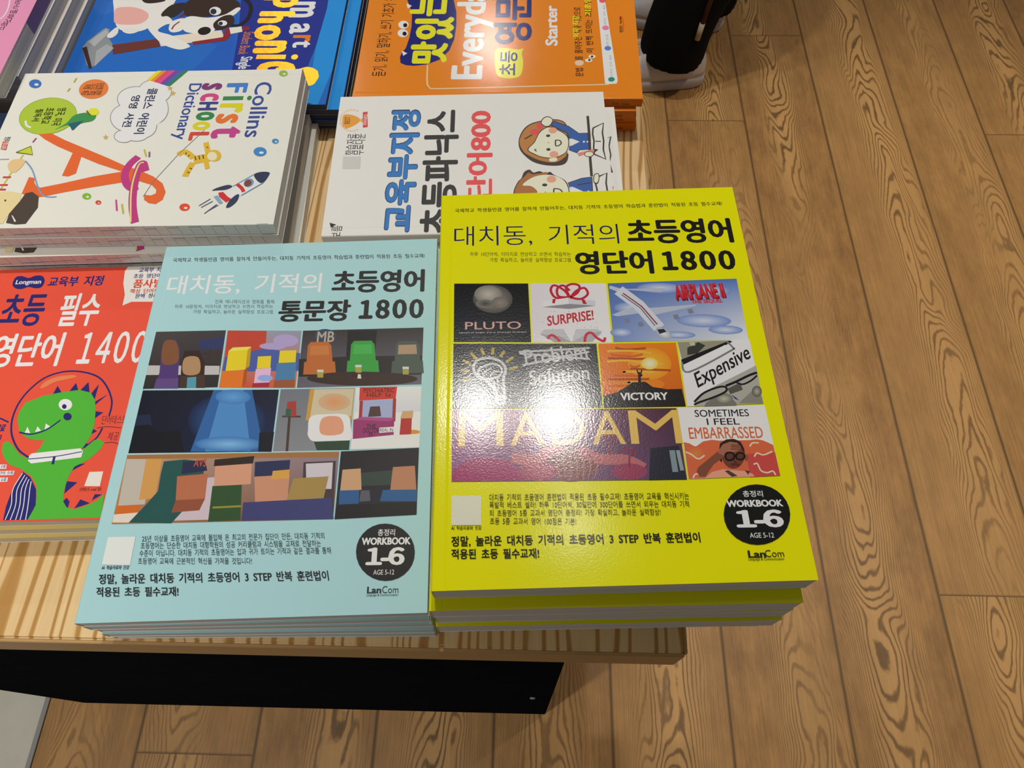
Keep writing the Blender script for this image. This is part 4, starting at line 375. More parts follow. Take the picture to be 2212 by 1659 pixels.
A_DICT=[('title', 'multicoloured title lettering', [('T', 'Collins', (15.0, 184.1), (58.8, 0.0), (0, 13.1), 3032464, 6, 0.02, 0), ('T', 'F', (15.6, 161.8), (10.9, 0.0), (0, 16.4), 3832000, 6, 0.05, 0), ('T', 'i', (29.8, 161.3), (5.2, 0.0), (0, 22.1), 2916416, 6, 0, 0), ('T', 'r', (37.8, 160.3), (10.4, 0.0), (0, 18.2), 13682712, 6, 0.05, 0), ('T', 's', (48.9, 159.7), (10.4, 0.0), (0, 17.0), 14184488, 6, 0.05, 0), ('T', 't', (62.3, 158.9), (12.2, 0.0), (0, 22.4), 12074116, 6, 0.05, 0), ('T', 's', (15.2, 142.4), (7.8, 0.0), (0, 16.1), 7614572, 6, 0.06, 0), ('T', 'c', (26.5, 143.7), (8.6, 0.0), (0, 14.4), 13123712, 6, 0.06, 0), ('T', 'H', (35.8, 144.1), (9.3, 0.0), (0, 14.7), 3161212, 6, 0.06, 0), ('T', 'o', (46.4, 144.2), (9.5, 0.0), (0, 14.2), 2916416, 6, 0.06, 0), ('T', 'o', (56.6, 143.7), (9.2, 0.0), (0, 13.3), 13682712, 6, 0.06, 0), ('T', 'L', (67.4, 143.3), (8.9, 0.0), (0, 14.6), 13124660, 6, 0.06, 0), ('T', 'Dictionary', (15.4, 129.5), (59.5, 0.0), (0, 12.7), 3032464, 6, 0.02, 0)]), ('speech_cloud', 'pale cloud outline with Korean title', [('E', (23.4, 107.2), (0.3, 13.2), (13.6, 3.1), 9211020, 3, None), ('E', (31.6, 94.8), (0.4, 14.9), (14.2, 3.4), 9211020, 3, None), ('E', (42.0, 110.2), (0.3, 11.8), (17.2, 3.9), 9211020, 3, None), ('E', (51.4, 93.6), (0.4, 14.1), (15.4, 3.7), 9211020, 3, None), ('E', (59.8, 106.1), (0.3, 11.1), (13.6, 3.1), 9211020, 3, None), ('E', (70.7, 94.8), (0.2, 7.5), (6.8, 1.7), 9211020, 3, None), ('E', (67.7, 103.3), (0.2, 9.8), (8.7, 2.1), 9211020, 3, None), ('E', (23.4, 107.2), (0.3, 12.6), (12.8, 2.9), 14870242, 4, None), ('E', (31.6, 94.8), (0.3, 14.3), (13.4, 3.2), 14870242, 4, None), ('E', (42.0, 110.2), (0.2, 11.2), (16.4, 3.7), 14870242, 4, None), ('E', (51.4, 93.6), (0.4, 13.5), (14.6, 3.5), 14870242, 4, None), ('E', (59.8, 106.1), (0.3, 10.5), (12.8, 2.9), 14870242, 4, None), ('E', (70.7, 94.8), (0.1, 6.9), (6.0, 1.5), 14870242, 4, None), ('E', (67.7, 103.3), (0.2, 9.3), (7.9, 1.9), 14870242, 4, None), ('E', (45.1, 102.7), (0.4, 17.7), (17.9, 4.1), 14870242, 4, None), ('T', '콜린스 어린이', (19.9, 101.4), (48.7, 0.0), (0, 7.9), 2238544, 6, 0.04, 0), ('T', '영영 사전', (27.3, 90.8), (33.9, 0.0), (0, 6.9), 2238544, 6, 0.04, 0)]), ('illustration_print', 'orange letter A with a parrot, a snake and a rocket', [('P', [10.3, 98.2, 11.5, 101.0, -2.5, 109.2, -2.6, 105.7], 15257632, 2, 0), ('P', [11.5, 101.0, 12.6, 103.8, -2.4, 112.7, -2.5, 109.2], 15241256, 2, 0), ('P', [12.6, 103.8, 13.8, 106.5, -2.3, 116.2, -2.4, 112.7], 14174296, 2, 0), ('P', [13.8, 106.5, 15.0, 109.3, -2.2, 119.7, -2.3, 116.2], 13650064, 2, 0), ('P', [15.0, 109.3, 16.2, 112.1, -2.2, 123.2, -2.2, 119.7], 8010896, 2, 0), ('P', [16.2, 112.1, 17.4, 114.8, -2.1, 126.7, -2.2, 123.2], 3956912, 2, 0), ('P', [17.4, 114.8, 18.5, 117.5, -2.0, 130.2, -2.1, 126.7], 2915400, 2, 0), ('E', (19.7, 59.0), (-2.0, 10.9), (10.7, 3.8), 14711868, 4, None), ('T', '온라인에 특별한', (13.2, 60.5), (13.3, 0.0), (0, 5.9), 6040596, 6, 0.01, 0), ('T', '오디오 파일', (13.9, 55.9), (12.5, 0.0), (0, 5.7), 6040596, 6, 0.01, 0), ('T', '특별 제공', (14.7, 50.8), (11.6, 0.0), (0, 5.5), 6040596, 6, 0.01, 0), ('E', (48.1, 31.8), (-4.9, 20.4), (19.0, 8.0), 7113764, 3, None), ('E', (48.1, 31.8), (-4.9, 20.1), (18.6, 7.8), 11059258, 4, None), ('T', '영국, 미국', (39.8, 36.7), (18.9, 0.0), (0, 7.5), 2896912, 6, 0.03, 0), ('T', '초등학교', (39.6, 28.1), (17.0, 0.0), (0, 7.1), 2896912, 6, 0.03, 0), ('T', '필독서', (40.7, 20.8), (13.0, 0.0), (0, 6.0), 2896912, 6, 0.03, 0), ('L', [52.9, 16.3, 57.8, 18.6, 60.3, 22.6], 1.6, 15264476, 5, 1, 0), ('P', [62.8, 41.3, 56.1, 48.1, 48.0, 51.8, 45.4, 60.5, 47.6, 68.1, 54.1, 67.4, 57.1, 58.9, 63.8, 54.9, 58.5, 50.0], 3968076, 5, 1), ('P', [56.9, 49.5, 53.9, 60.4, 63.8, 54.9], 2382956, 6, 0), ('E', (44.6, 65.5), (0.1, 4.3), (3.9, 1.1), 14211120, 6, None), ('L', [43.3, 59.9, 46.6, 62.5, 48.3, 64.2], 1, 6316056, 7, 1, 0), ('P', [67.4, 30.5, 72.6, 36.7, 79.8, 48.0, 86.7, 61.3, 108.8, 59.6, 109.6, 64.3, 106.8, 69.1, 90.6, 68.6, 98.1, 83.5, 105.7, 102.2, 110.0, 82.2, 116.1, 61.7, 119.8, 47.5, 118.2, 44.1, 115.0, 41.6, 110.6, 40.6, 109.5, 36.2, 125.0, 35.7, 128.7, 43.4, 128.4, 50.7, 124.8, 64.1, 120.9, 80.6, 116.0, 104.7, 115.1, 116.7, 118.9, 126.4, 123.3, 130.6, 126.9, 130.9, 128.6, 128.0, 127.9, 123.1, 132.4, 124.0, 135.6, 128.0, 136.6, 133.0, 132.7, 137.1, 125.6, 137.7, 117.6, 133.8, 110.9, 125.7, 104.7, 114.3, 99.7, 101.9, 92.5, 88.8, 81.8, 67.9, 73.7, 51.9, 66.3, 39.5], 14705711, 5, 0), ('L', [91.5, 110.4, 98.6, 106.1, 107.5, 104.7, 116.4, 107.6, 121.5, 112.7, 120.2, 116.8], 5.5, 12073084, 7, 1, 0), ('L', [105.6, 118.9, 98.1, 115.5, 101.0, 113.4, 113.6, 113.5, 128.0, 115.1, 140.7, 118.1, 152.9, 122.5], 5.5, 12073084, 8, 1, 0), ('L', [97.3, 115.9, 99.1, 112.9, 112.1, 112.1, 128.0, 113.8, 152.6, 119.5], 1.2, 14209144, 9, 1, 0), ('L', [92.3, 166.0, 95.8, 151.5], 8, 14200880, 5, 0, 0), ('L', [89.2, 160.9, 78.3, 157.1], 4, 14200880, 5, 0, 0), ('L', [96.8, 160.6, 104.3, 163.2], 3.5, 14200880, 5, 0, 0), ('L', [93.5, 151.0, 87.3, 143.6, 90.2, 139.1], 4.5, 14200880, 5, 1, 0), ('L', [98.1, 151.4, 105.5, 149.5, 111.4, 148.5], 4.5, 14200880, 5, 1, 0), ('E', (91.6, 165.8), (0.1, 5.0), (5.7, 1.1), 14200880, 6, None), ('E', (92.3, 164.3), (0.1, 3.6), (4.3, 0.8), 15259836, 7, None), ('L', [92.0, 151.8, 95.8, 153.2], 0.7, 4995096, 8, 0, 0), ('L', [91.3, 154.5, 95.2, 155.8], 0.7, 4995096, 8, 0, 0), ('L', [90.6, 157.2, 94.5, 158.5], 0.7, 4995096, 8, 0, 0), ('L', [90.4, 147.6, 92.2, 146.8], 0.7, 4995096, 8, 0, 0), ('L', [103.3, 150.2, 104.4, 152.1], 0.7, 4995096, 8, 0, 0), ('L', [107.0, 149.2, 108.2, 151.1], 0.7, 4995096, 8, 0, 0), ('L', [83.0, 158.6, 83.8, 159.9], 0.7, 4995096, 8, 0, 0), ('L', [88.1, 144.9, 90.1, 144.5], 0.7, 4995096, 8, 0, 0), ('L', [65.7, 153.6, 90.2, 139.1, 116.7, 126.4, 129.6, 122.8], 0.4, 8421504, 9, 0, 0), ('P', [108.5, 207.7, 111.1, 208.5, 118.4, 205.4, 117.1, 201.3, 110.9, 197.6, 108.3, 201.6], 2371660, 6, 1), ('P', [110.6, 197.6, 118.1, 205.3, 129.8, 191.9, 133.7, 186.1, 131.5, 181.3, 121.5, 184.5], 14474972, 5, 0), ('L', [110.6, 197.6, 121.5, 184.5], 1, 7115956, 6, 0, 0), ('L', [118.4, 205.4, 129.8, 191.9], 1, 7115956, 6, 0, 0), ('E', (118.4, 195.2), (-2.0, 3.0), (3.5, 1.7), 7115956, 6, None), ('E', (118.7, 194.5), (-1.5, 2.3), (2.7, 1.3), 8141876, 7, None), ('L', [119.4, 186.9, 123.1, 190.8, 126.7, 193.0], 2.6, 13118512, 6, 1, 0), ('P', [125.1, 170.4, 122.7, 173.2, 120.0, 180.4, 121.5, 184.0, 124.3, 180.1, 124.9, 173.6], 2766932, 6, 1), ('P', [140.6, 183.0, 135.0, 184.1, 129.7, 187.6, 129.2, 190.2, 135.1, 189.6, 140.0, 186.1], 2766932, 6, 1), ('P', [127.1, 175.1, 126.4, 178.3, 130.8, 182.3, 133.0, 185.4, 136.1, 182.2, 130.7, 176.3], 13118512, 6, 0), ('P', [130.6, 172.5, 129.5, 175.0, 136.4, 180.1, 137.7, 178.1], 8168640, 6, 0), ('L', [138.8, 163.8, 132.7, 170.7], 0.7, 4477036, 6, 0, 0), ('L', [140.3, 165.7, 134.8, 172.7], 0.7, 4477036, 6, 0, 0), ('L', [145.9, 168.9, 137.7, 176.0], 0.7, 4477036, 6, 0, 0), ('L', [143.8, 170.7, 138.4, 177.2], 0.7, 4477036, 6, 0, 0), ('E', (12.7, 11.5), (0.1, 4.9), (5.0, 1.5), 3829940, 4, None), ('E', (13.7, 12.8), (0.1, 1.7), (1.4, 0.4), 15001312, 5, None), ('E', (5.7, 203.8), (0.1, 3.4), (3.5, 0.5), 9221168, 4, None), ('E', (6.4, 204.6), (0.1, 1.2), (1.0, 0.1), 15001312, 5, None), ('E', (78.2, 208.1), (0.1, 2.6), (2.6, 0.4), 3967160, 4, None), ('E', (78.8, 208.7), (0.0, 0.9), (0.7, 0.1), 15001312, 5, None), ('E', (88.5, 198.5), (0.1, 4.8), (4.6, 0.8), 3834048, 4, None), ('E', (89.5, 199.6), (0.0, 1.7), (1.2, 0.2), 15001312, 5, None), ('E', (139.8, 154.0), (0.0, 3.7), (3.4, 0.7), 14175276, 4, None), ('E', (140.5, 154.9), (0.0, 1.3), (0.9, 0.2), 15001312, 5, None), ('E', (128.5, 82.7), (0.1, 3.2), (3.0, 0.8), 8172592, 4, None), ('E', (129.1, 83.5), (0.1, 1.1), (0.9, 0.2), 15001312, 5, None), ('E', (134.3, 92.4), (0.1, 2.1), (2.0, 0.5), 13648948, 4, None), ('E', (134.8, 92.9), (0.0, 0.7), (0.5, 0.1), 15001312, 5, None), ('L', [12.0, 41.6, 7.1, 42.3], 1.3, 11575344, 4, 0, 0), ('L', [22.1, 39.5, 18.4, 40.3], 1.3, 11575344, 4, 0, 0), ('L', [84.3, 113.1, 91.6, 116.3], 1.3, 12105776, 4, 0, 0), ('L', [86.7, 117.4, 92.1, 118.6], 1.3, 9194640, 4, 0, 0), ('L', [132.0, 104.3, 142.2, 107.4], 1.3, 12601488, 4, 0, 0), ('L', [136.1, 109.4, 144.8, 112.5], 1.3, 12103728, 4, 0, 0), ('L', [75.5, 28.6, 71.1, 29.9], 1.3, 10502272, 4, 0, 0), ('P', [70.5, 79.0, 70.4, 80.7, 68.2, 80.7, 70.4, 81.9, 70.8, 83.7, 72.0, 82.6, 74.1, 83.6, 72.8, 81.9, 73.8, 80.8, 71.8, 80.8], 12626012, 4, 0), ('P', [19.3, 115.6, 19.2, 117.3, 16.8, 117.4, 19.2, 118.5, 19.6, 120.4, 21.0, 119.3, 23.2, 120.2, 21.8, 118.5, 23.0, 117.3, 20.8, 117.4], 12626012, 4, 0), ('P', [24.9, 119.3, 24.8, 121.0, 22.4, 121.1, 24.8, 122.2, 25.2, 124.1, 26.5, 122.9, 28.8, 123.9, 27.4, 122.2, 28.5, 121.0, 26.3, 121.1], 12626012, 4, 0), ('P', [151.5, 33.1, 143.2, 32.7, 132.1, 36.8, 125.0, 38.4, 123.7, 42.9, 128.1, 48.7, 138.0, 51.1, 146.3, 48.7, 152.5, 46.9, 153.0, 40.0], 4866104, 7, 0), ('P', [123.2, 17.5, 122.6, 26.1, 125.0, 35.7, 132.1, 36.8, 143.2, 32.7, 152.1, 31.2, 152.2, 26.9], 14994584, 6, 0), ('E', (131.3, 26.2), (0.1, 0.7), (0.9, 0.2), 3158064, 8, None), ('P', [144.6, 34.7, 145.4, 36.0, 150.2, 39.7, 150.9, 38.8], 15263968, 8, 0), ('P', [95.2, 17.4, 92.3, 19.9, 92.4, 26.7, 95.5, 28.8, 101.4, 27.2, 105.1, 24.5, 102.8, 19.8, 99.0, 17.5], 14728328, 6, 1), ('L', [87.8, 25.3, 108.0, 21.5, 121.8, 19.2], 1.2, 13156400, 5, 0, 0), ('P', [85.4, 19.4, 79.4, 28.4, 88.0, 32.4], 12634168, 5, 0), ('L', [85.4, 19.4, 79.4, 28.4, 88.0, 32.4], 0.8, 5267488, 6, 0, 1), ('L', [92.0, 9.6, 91.9, 16.3], 0.8, 7903420, 5, 0, 0), ('L', [94.0, 28.9, 103.1, 36.7, 120.9, 46.5, 127.9, 53.0, 128.6, 61.4], 1, 7903420, 8, 1, 0), ('L', [109.4, 17.4, 109.5, 23.1], 1.6, 13121608, 5, 0, 0), ('L', [116.7, 17.6, 116.8, 23.2], 1.6, 13121608, 5, 0, 0), ('L', [121.0, 17.7, 121.1, 23.2], 1.6, 13121608, 5, 0, 0)]), ('publisher_mark', None, [('T', '첫단추', (69.5, 6.3), (4.8, 0.0), (0, 4.5), 2371644, 6, 0.02, 0), ('P', [74.2, 6.1, 75.1, 10.4, 82.9, 11.2, 82.0, 6.9], 13127740, 4, 0), ('T', '주니어', (75.3, 6.3), (6.3, 0.0), (0, 4.5), 15262940, 7, 0.02, 0)])]
dic=stack('picture_dictionary','book','white picture dictionaries in the stack behind the red books',(156,218,10),[(-0.5235, 0.4145, -1.5408), (-0.523, 0.4135, -1.5408), (-0.5293, 0.4047, -1.5258), (-0.5333, 0.4065, -1.5258), (-0.5283, 0.4062, -1.5258), (-0.5238, 0.4067, -1.5258)],.06,(0xe0dcd2,0xd0ccc4,0x32406a),'white','satin',A_DICT,
 ['white children\'s picture dictionary with a rainbow, on top of its stack']+['white picture dictionary, '+ORD[i]+' from the top of the dictionary stack' for i in range(1,6)])
# the third copy sticks out towards the viewer, so its drawing shows
for ch in dic[0].children:
    if ch.name.startswith('cover'):
        for a in ch.children:
            if a.name.startswith('illustration_print'):
                c3 = [c for c in dic[2].children if c.name.startswith('cover')][0]; q = a.copy(); S.collection.objects.link(q); q.parent = c3
# thumb index printed on the fore-edges of the upper copies
M_INK = plain('faint_index_ink', (.30, .27, .27), .8, .2); M_BLUEINK = plain('blue_index_ink', (.05, .09, .22), .8, .2); M_PINK = plain('pink_page_tint', (.70, .56, .54), .8, .2)
def thumb_index():
    bm = bmesh.new(); X = .1560; T = .0099
    def q(y0, z0, y1, z1, y2, z2, y3, z3, mi, d=3e-5):
        f = bm.faces.new([bm.verts.new((X-.0003+d, y, z)) for y, z in ((y0, z0), (y1, z1), (y2, z2), (y3, z3))]); f.material_index = mi
    q(.001, .0006, .105, .0006, .125, .0093, .001, .0093, 2, 1.5e-5)
    for i in range(27):
        y = .004 + i*.0078; q(y, .0006, y+.00028, .0006, y-.0010+.00028, .0093, y-.0010, .0093, 0)
        z = .0012 + i*.00033
        if i % 2 == 0 or i in (5, 7, 13): q(y, z, y+.0076, z+.0001, y+.0076, z+.00045+.00015*(i in (4, 5)), y, z+.0004, 1, 5e-5)
    return bm
ti = mesh(thumb_index())
for i in range(4):
    pb = [c for c in dic[i].children if c.name.startswith('page_block')][0]
    o = bpy.data.objects.new('thumb_index', ti); S.collection.objects.link(o); o.parent = pb
for m in (M_INK, M_BLUEINK, M_PINK): ti.materials.append(m)
A_WHITE=[('title', 'blue, black and red title lettering', [('T', '교육부지정', (2.3, 142.6), (122.3, 0.0), (0, 23.5), 2375788, 5, 0.075, 0), ('T', '교육부지정', (3.5, 143.3), (119.6, 0.0), (0, 22.0), 2782396, 6, 0.045, 0), ('T', '초등파닉스', (-0.0, 112.9), (123.2, 0.0), (0, 26.5), 2894378, 6, 0.055, 0), ('T', '단어800', (29.3, 87.1), (92.3, 0.0), (0, 19.4), 14437452, 6, 0.05, 0)]), ('award_emblem', 'orange trophy and red ribbon emblem', [('P', [119.4, 203.3, 119.2, 195.4, 114.0, 189.6, 107.9, 194.4, 105.5, 202.0], 14719024, 4, 1), ('P', [114.8, 189.6, 117.2, 186.8, 109.7, 186.0, 112.3, 189.4], 14721096, 4, 0), ('P', [122.4, 188.5, 123.1, 184.9, 106.3, 183.3, 105.6, 187.0], 13123644, 4, 0), ('T', 'BEST', (110.0, 197.6), (7.7, 0.0), (0, 4.3), 9198616, 6, 0.03, 0), ('T', 'AWARD', (108.3, 184.4), (11.8, 0.0), (0, 2.9), 15517888, 7, 0.03, 0), ('E', (110.1, 204.3), (1.2, 1.1), (0.6, -0.3), 15515808, 4, None), ('E', (113.5, 205.1), (1.5, 0.9), (0.4, -0.4), 15515808, 4, None), ('E', (116.8, 205.2), (1.8, 0.5), (0.2, -0.5), 15515808, 4, None), ('E', (120.0, 204.5), (1.8, 0.1), (-0.1, -0.6), 15515808, 4, None), ('E', (122.6, 203.0), (1.7, -0.2), (-0.3, -0.5), 15515808, 4, None), ('E', (124.4, 201.0), (1.5, -0.7), (-0.5, -0.5), 15515808, 4, None), ('E', (125.3, 198.5), (1.1, -1.0), (-0.6, -0.4), 15515808, 4, None), ('E', (125.2, 195.8), (0.6, -1.2), (-0.7, -0.3), 15515808, 4, None), ('E', (124.1, 193.1), (0.1, -1.3), (-0.8, -0.1), 15515808, 4, None), ('E', (118.0, 205.0), (1.2, -0.9), (-0.6, -0.4), 15515808, 4, None), ('E', (114.7, 205.2), (1.5, -0.5), (-0.5, -0.5), 15515808, 4, None), ('E', (111.3, 204.7), (1.7, -0.2), (-0.2, -0.6), 15515808, 4, None), ('E', (108.1, 203.3), (1.9, 0.2), (0.0, -0.5), 15515808, 4, None), ('E', (105.5, 201.4), (1.8, 0.6), (0.2, -0.5), 15515808, 4, None), ('E', (103.6, 199.0), (1.5, 0.9), (0.4, -0.4), 15515808, 4, None), ('E', (102.6, 196.4), (1.1, 1.1), (0.6, -0.3), 15515808, 4, None), ('E', (102.5, 193.7), (0.7, 1.3), (0.7, -0.1), 15515808, 4, None), ('E', (103.5, 191.3), (0.1, 1.3), (0.7, 0.0), 15515808, 4, None)]), ('subtitle', None, [('T', '학습자료', (77.4, 190.7), (21.9, 0.0), (0, 7.7), 3815480, 6, 0.005, 0), ('T', '무료다운', (77.2, 184.1), (21.9, 0.0), (0, 8.1), 3815480, 6, 0.005, 0), ('R', [76.0, 199.5, 75.7, 185.9, 63.2, 185.4, 63.6, 198.7], (13026240, 13026240, 13026240, 13026240), 3)]), ('publisher_mark', None, [('T', '키다보름', (-13.5, 193.3), (23.1, 0.0), (0, 7.6), 3815994, 6, 0.0, 0), ('P', [12.4, 202.8, 10.6, 197.9, 9.5, 199.6, 7.9, 201.5], 2631720, 4, 0)]), ('illustration_print', 'two cartoon schoolchildren at a desk', [('P', [85.8, 67.6, 93.4, 66.6, 101.1, 63.2, 106.0, 58.5, 108.7, 52.2, 110.3, 45.0, 110.4, 37.7, 108.1, 32.7, 103.8, 30.3, 98.8, 29.5, 88.9, 29.2, 82.0, 30.3, 75.9, 31.3, 73.2, 30.5, 66.5, 32.0, 63.2, 35.7, 62.6, 42.6, 63.9, 50.5, 67.1, 57.4, 72.7, 62.7, 78.9, 66.4], 3944492, 3, 1), ('P', [85.8, 66.8, 92.7, 65.9, 100.0, 62.7, 104.9, 58.2, 107.6, 52.3, 109.2, 45.0, 109.4, 37.8, 107.4, 33.2, 103.1, 31.1, 96.0, 30.7, 75.2, 31.6, 69.9, 34.4, 66.3, 39.5, 66.1, 45.5, 68.3, 52.4, 72.6, 59.2, 77.5, 64.1], 11827258, 4, 1), ('P', [79.4, 61.1, 86.9, 55.9, 95.2, 52.6, 100.0, 49.4, 102.7, 44.2, 100.5, 39.2, 96.1, 33.2, 91.8, 30.1, 84.8, 29.4, 76.6, 31.6, 72.0, 36.3, 69.8, 42.3, 71.0, 50.3, 74.5, 56.7], 3944492, 5, 1), ('P', [79.4, 60.3, 86.5, 55.4, 94.8, 52.1, 99.3, 48.9, 102.0, 44.2, 99.7, 39.2, 95.4, 33.5, 91.1, 30.6, 84.8, 30.1, 76.9, 32.0, 72.8, 36.5, 70.6, 42.3, 71.8, 50.3, 75.2, 56.2], 15129796, 6, 1), ('E', (98.7, 41.3), (0.0, -3.2), (-3.3, 0.1), 15244416, 7, None), ('E', (73.8, 41.3), (-0.1, -3.3), (-3.4, 0.1), 15244416, 7, None), ('E', (93.2, 45.0), (0.0, -1.6), (-1.4, 0.1), 3354670, 7, None), ('E', (79.0, 45.3), (0.0, -1.6), (-1.4, 0.0), 3354670, 7, None), ('E', (85.9, 45.0), (0.0, -0.5), (-0.5, 0.0), 9206900, 7, None), ('L', [88.5, 39.6, 82.6, 39.6, 83.2, 36.8, 85.6, 35.4, 88.1, 36.6, 88.5, 39.6], 1, 3944492, 8, 1, 0), ('L', [79.6, 54.3, 78.9, 55.6, 77.2, 54.2], 0.8, 3944492, 7, 1, 0), ('L', [90.2, 62.9, 94.6, 57.2], 1.2, 3944492, 7, 1, 0), ('P', [69.8, 44.8, 70.4, 39.8, 67.3, 39.5, 66.8, 44.4], 15129796, 7, 1), ('P', [100.8, 52.4, 106.6, 53.3, 106.8, 50.7, 102.1, 48.6], 14174288, 8, 1), ('P', [100.5, 52.5, 98.9, 58.4, 96.0, 57.7, 94.5, 53.6, 96.6, 51.8], 14174288, 8, 1), ('P', [104.1, 42.6, 109.1, 40.1, 103.0, 28.8, 95.4, 21.5, 95.5, 14.6, 78.2, 14.4, 77.7, 22.0, 74.7, 24.1, 77.9, 30.0, 88.9, 28.7, 95.3, 30.7, 102.7, 42.1], 3944492, 6, 0), ('P', [104.5, 42.1, 108.2, 39.9, 102.2, 29.1, 94.7, 21.6, 94.9, 15.2, 78.5, 15.2, 78.4, 22.4, 75.4, 24.1, 78.2, 29.5, 88.9, 28.2, 96.0, 30.2], 2906272, 7, 0), ('P', [107.2, 50.2, 111.8, 48.5, 113.9, 44.8, 111.6, 41.3, 108.4, 40.9, 103.4, 43.1, 102.4, 46.2, 104.3, 48.8], 3944492, 9, 1), ('P', [107.2, 49.6, 111.1, 48.0, 113.0, 44.9, 111.1, 41.8, 108.4, 41.5, 104.3, 43.5, 103.4, 46.2, 104.8, 48.3], 15129796, 10, 1), ('P', [89.6, 28.9, 89.6, 26.9, 86.3, 21.5, 82.6, 27.3, 82.0, 29.3], 14868442, 8, 0), ('E', (86.2, 18.3), (0.0, -0.8), (-1.0, 0.1), 14212324, 8, None), ('E', (86.1, 15.6), (0.0, -0.7), (-0.9, 0.0), 14212324, 8, None), ('L', [113.4, 13.8, 92.0, 13.8, 68.0, 14.6, 51.5, 14.6], 2, 3944492, 9, 0, 0), ('P', [74.7, 23.9, 77.5, 14.5, 78.8, 11.4, 76.0, 11.1, 71.6, 22.8], 14189680, 10, 0), ('E', (73.4, 15.2), (-0.1, -3.6), (-2.8, 0.2), 3944492, 10, None), ('E', (73.4, 15.2), (0.0, -3.1), (-2.3, 0.2), 15129796, 11, None), ('P', [78.8, 11.4, 78.0, 7.9, 75.0, 10.9], 3944492, 11, 0), ('L', [100.4, 10.5, 105.5, 2.2, 95.2, 3.7, 86.8, 3.3, 77.9, 4.2, 68.1, 3.1, 73.3, 11.2, 78.8, 11.4, 87.0, 10.6, 94.0, 11.2, 100.4, 10.5], 1.2, 3944492, 8, 0, 0), ('L', [86.5, 9.6, 86.3, 5.4], 0.8, 3944492, 8, 0, 0), ('P', [33.0, 72.2, 40.0, 71.6, 47.6, 68.6, 50.8, 66.1, 56.7, 64.0, 59.2, 60.0, 56.2, 57.1, 57.4, 52.7, 55.3, 48.3, 56.5, 44.8, 53.5, 42.0, 48.1, 34.4, 40.9, 31.8, 29.5, 31.6, 23.3, 35.5, 24.2, 71.8], 3944492, 3, 1), ('P', [33.0, 71.5, 39.6, 70.9, 47.3, 67.9, 52.7, 63.6, 56.3, 60.6, 54.5, 57.7, 55.1, 52.7, 53.9, 46.9, 23.9, 57.0, 24.2, 71.4], 10774578, 4, 1), ('P', [44.0, 65.2, 48.1, 62.2, 51.9, 56.8, 53.7, 49.8, 52.8, 42.0, 48.1, 35.3, 40.9, 32.5, 32.0, 32.2, 23.3, 34.0, 23.9, 57.5, 32.6, 57.2, 37.6, 54.7, 42.9, 58.9], 15129796, 5, 1), ('E', (49.3, 44.1), (-0.1, -3.5), (-3.3, 0.1), 15244416, 6, None), ('E', (43.9, 49.2), (0.0, -1.9), (-1.4, 0.0), 3354670, 6, None), ('E', (36.9, 48.9), (-0.1, -0.5), (-0.5, 0.0), 9206900, 6, None), ('L', [40.2, 42.7, 33.8, 42.7, 34.1, 38.8, 36.6, 36.8, 39.5, 38.6, 40.2, 42.7], 1, 3944492, 7, 1, 0), ('P', [45.7, 32.3, 50.0, 22.0, 51.1, 14.1, 22.8, 14.9, 23.3, 32.6, 39.0, 31.1], 3944492, 6, 0), ('P', [45.1, 31.8, 49.2, 22.1, 50.3, 14.7, 22.8, 15.7, 23.2, 31.9, 39.0, 30.6], 2906272, 7, 0), ('P', [41.5, 31.0, 41.5, 28.8, 36.8, 21.3, 32.6, 28.8, 32.0, 31.5], 14868442, 8, 0), ('E', (36.7, 17.8), (0.0, -0.8), (-1.1, 0.0), 14212324, 8, None), ('L', [43.3, 25.3, 45.3, 15.5], 1, 3944492, 8, 0, 0), ('P', [52.1, 13.1, 54.3, 11.0, 53.3, 9.1, 48.7, 9.1, 44.2, 10.7, 45.6, 13.5], 3944492, 9, 1), ('P', [51.7, 12.5, 53.5, 11.0, 52.8, 9.6, 48.7, 9.7, 45.2, 11.0, 46.2, 13.0], 15129796, 10, 1), ('L', [51.3, 9.0, 54.4, 3.3, 44.7, 4.5, 35.1, 4.0], 1.2, 3944492, 8, 0, 0), ('L', [44.9, 12.3, 39.1, 11.5, 31.5, 11.7], 1.2, 3944492, 8, 0, 0), ('L', [36.6, 9.9, 36.7, 5.8], 0.8, 3944492, 8, 0, 0)])]
A_WHITEB=[('illustration_print', 'black line drawing of paper sheets', [('L', [105.6, 8.3, 107.6, 5.0, 97.3, 7.1, 88.2, 6.4, 80.0, 8.1, 70.1, 6.6, 71.5, 8.4], 1.1, 3944492, 4, 0, 0), ('L', [55.8, 8.7, 56.1, 7.3, 48.6, 8.6], 1.1, 3944492, 4, 0, 0)])]
wh=stack('phonics_book','book','white phonics books in the middle stack',(140,207.5,11),[(-0.0651, 0.275, 1.6058), (-0.0556, 0.2705, 1.6058), (-0.0631, 0.269, 1.6058), (-0.0651, 0.268, 1.6058)],.044,(0xdedbd6,0xd0ccc8,0xd8d4d0),'white','satin',A_WHITE,
 ['white phonics word book with two cartoon pupils, on top of its stack','white phonics book second in its stack, poking out on the right with line drawings','white phonics book third in the stack behind the yellow-green one','white phonics book at the bottom of the stack behind the yellow-green one'])
c2 = [c for c in wh[1].children if c.name.startswith('cover')][0]
for gname, glabel, items in A_WHITEB: link(gname, art_mesh(items, 140, 207.5, .0109), PRINT['satin'], c2, glabel)
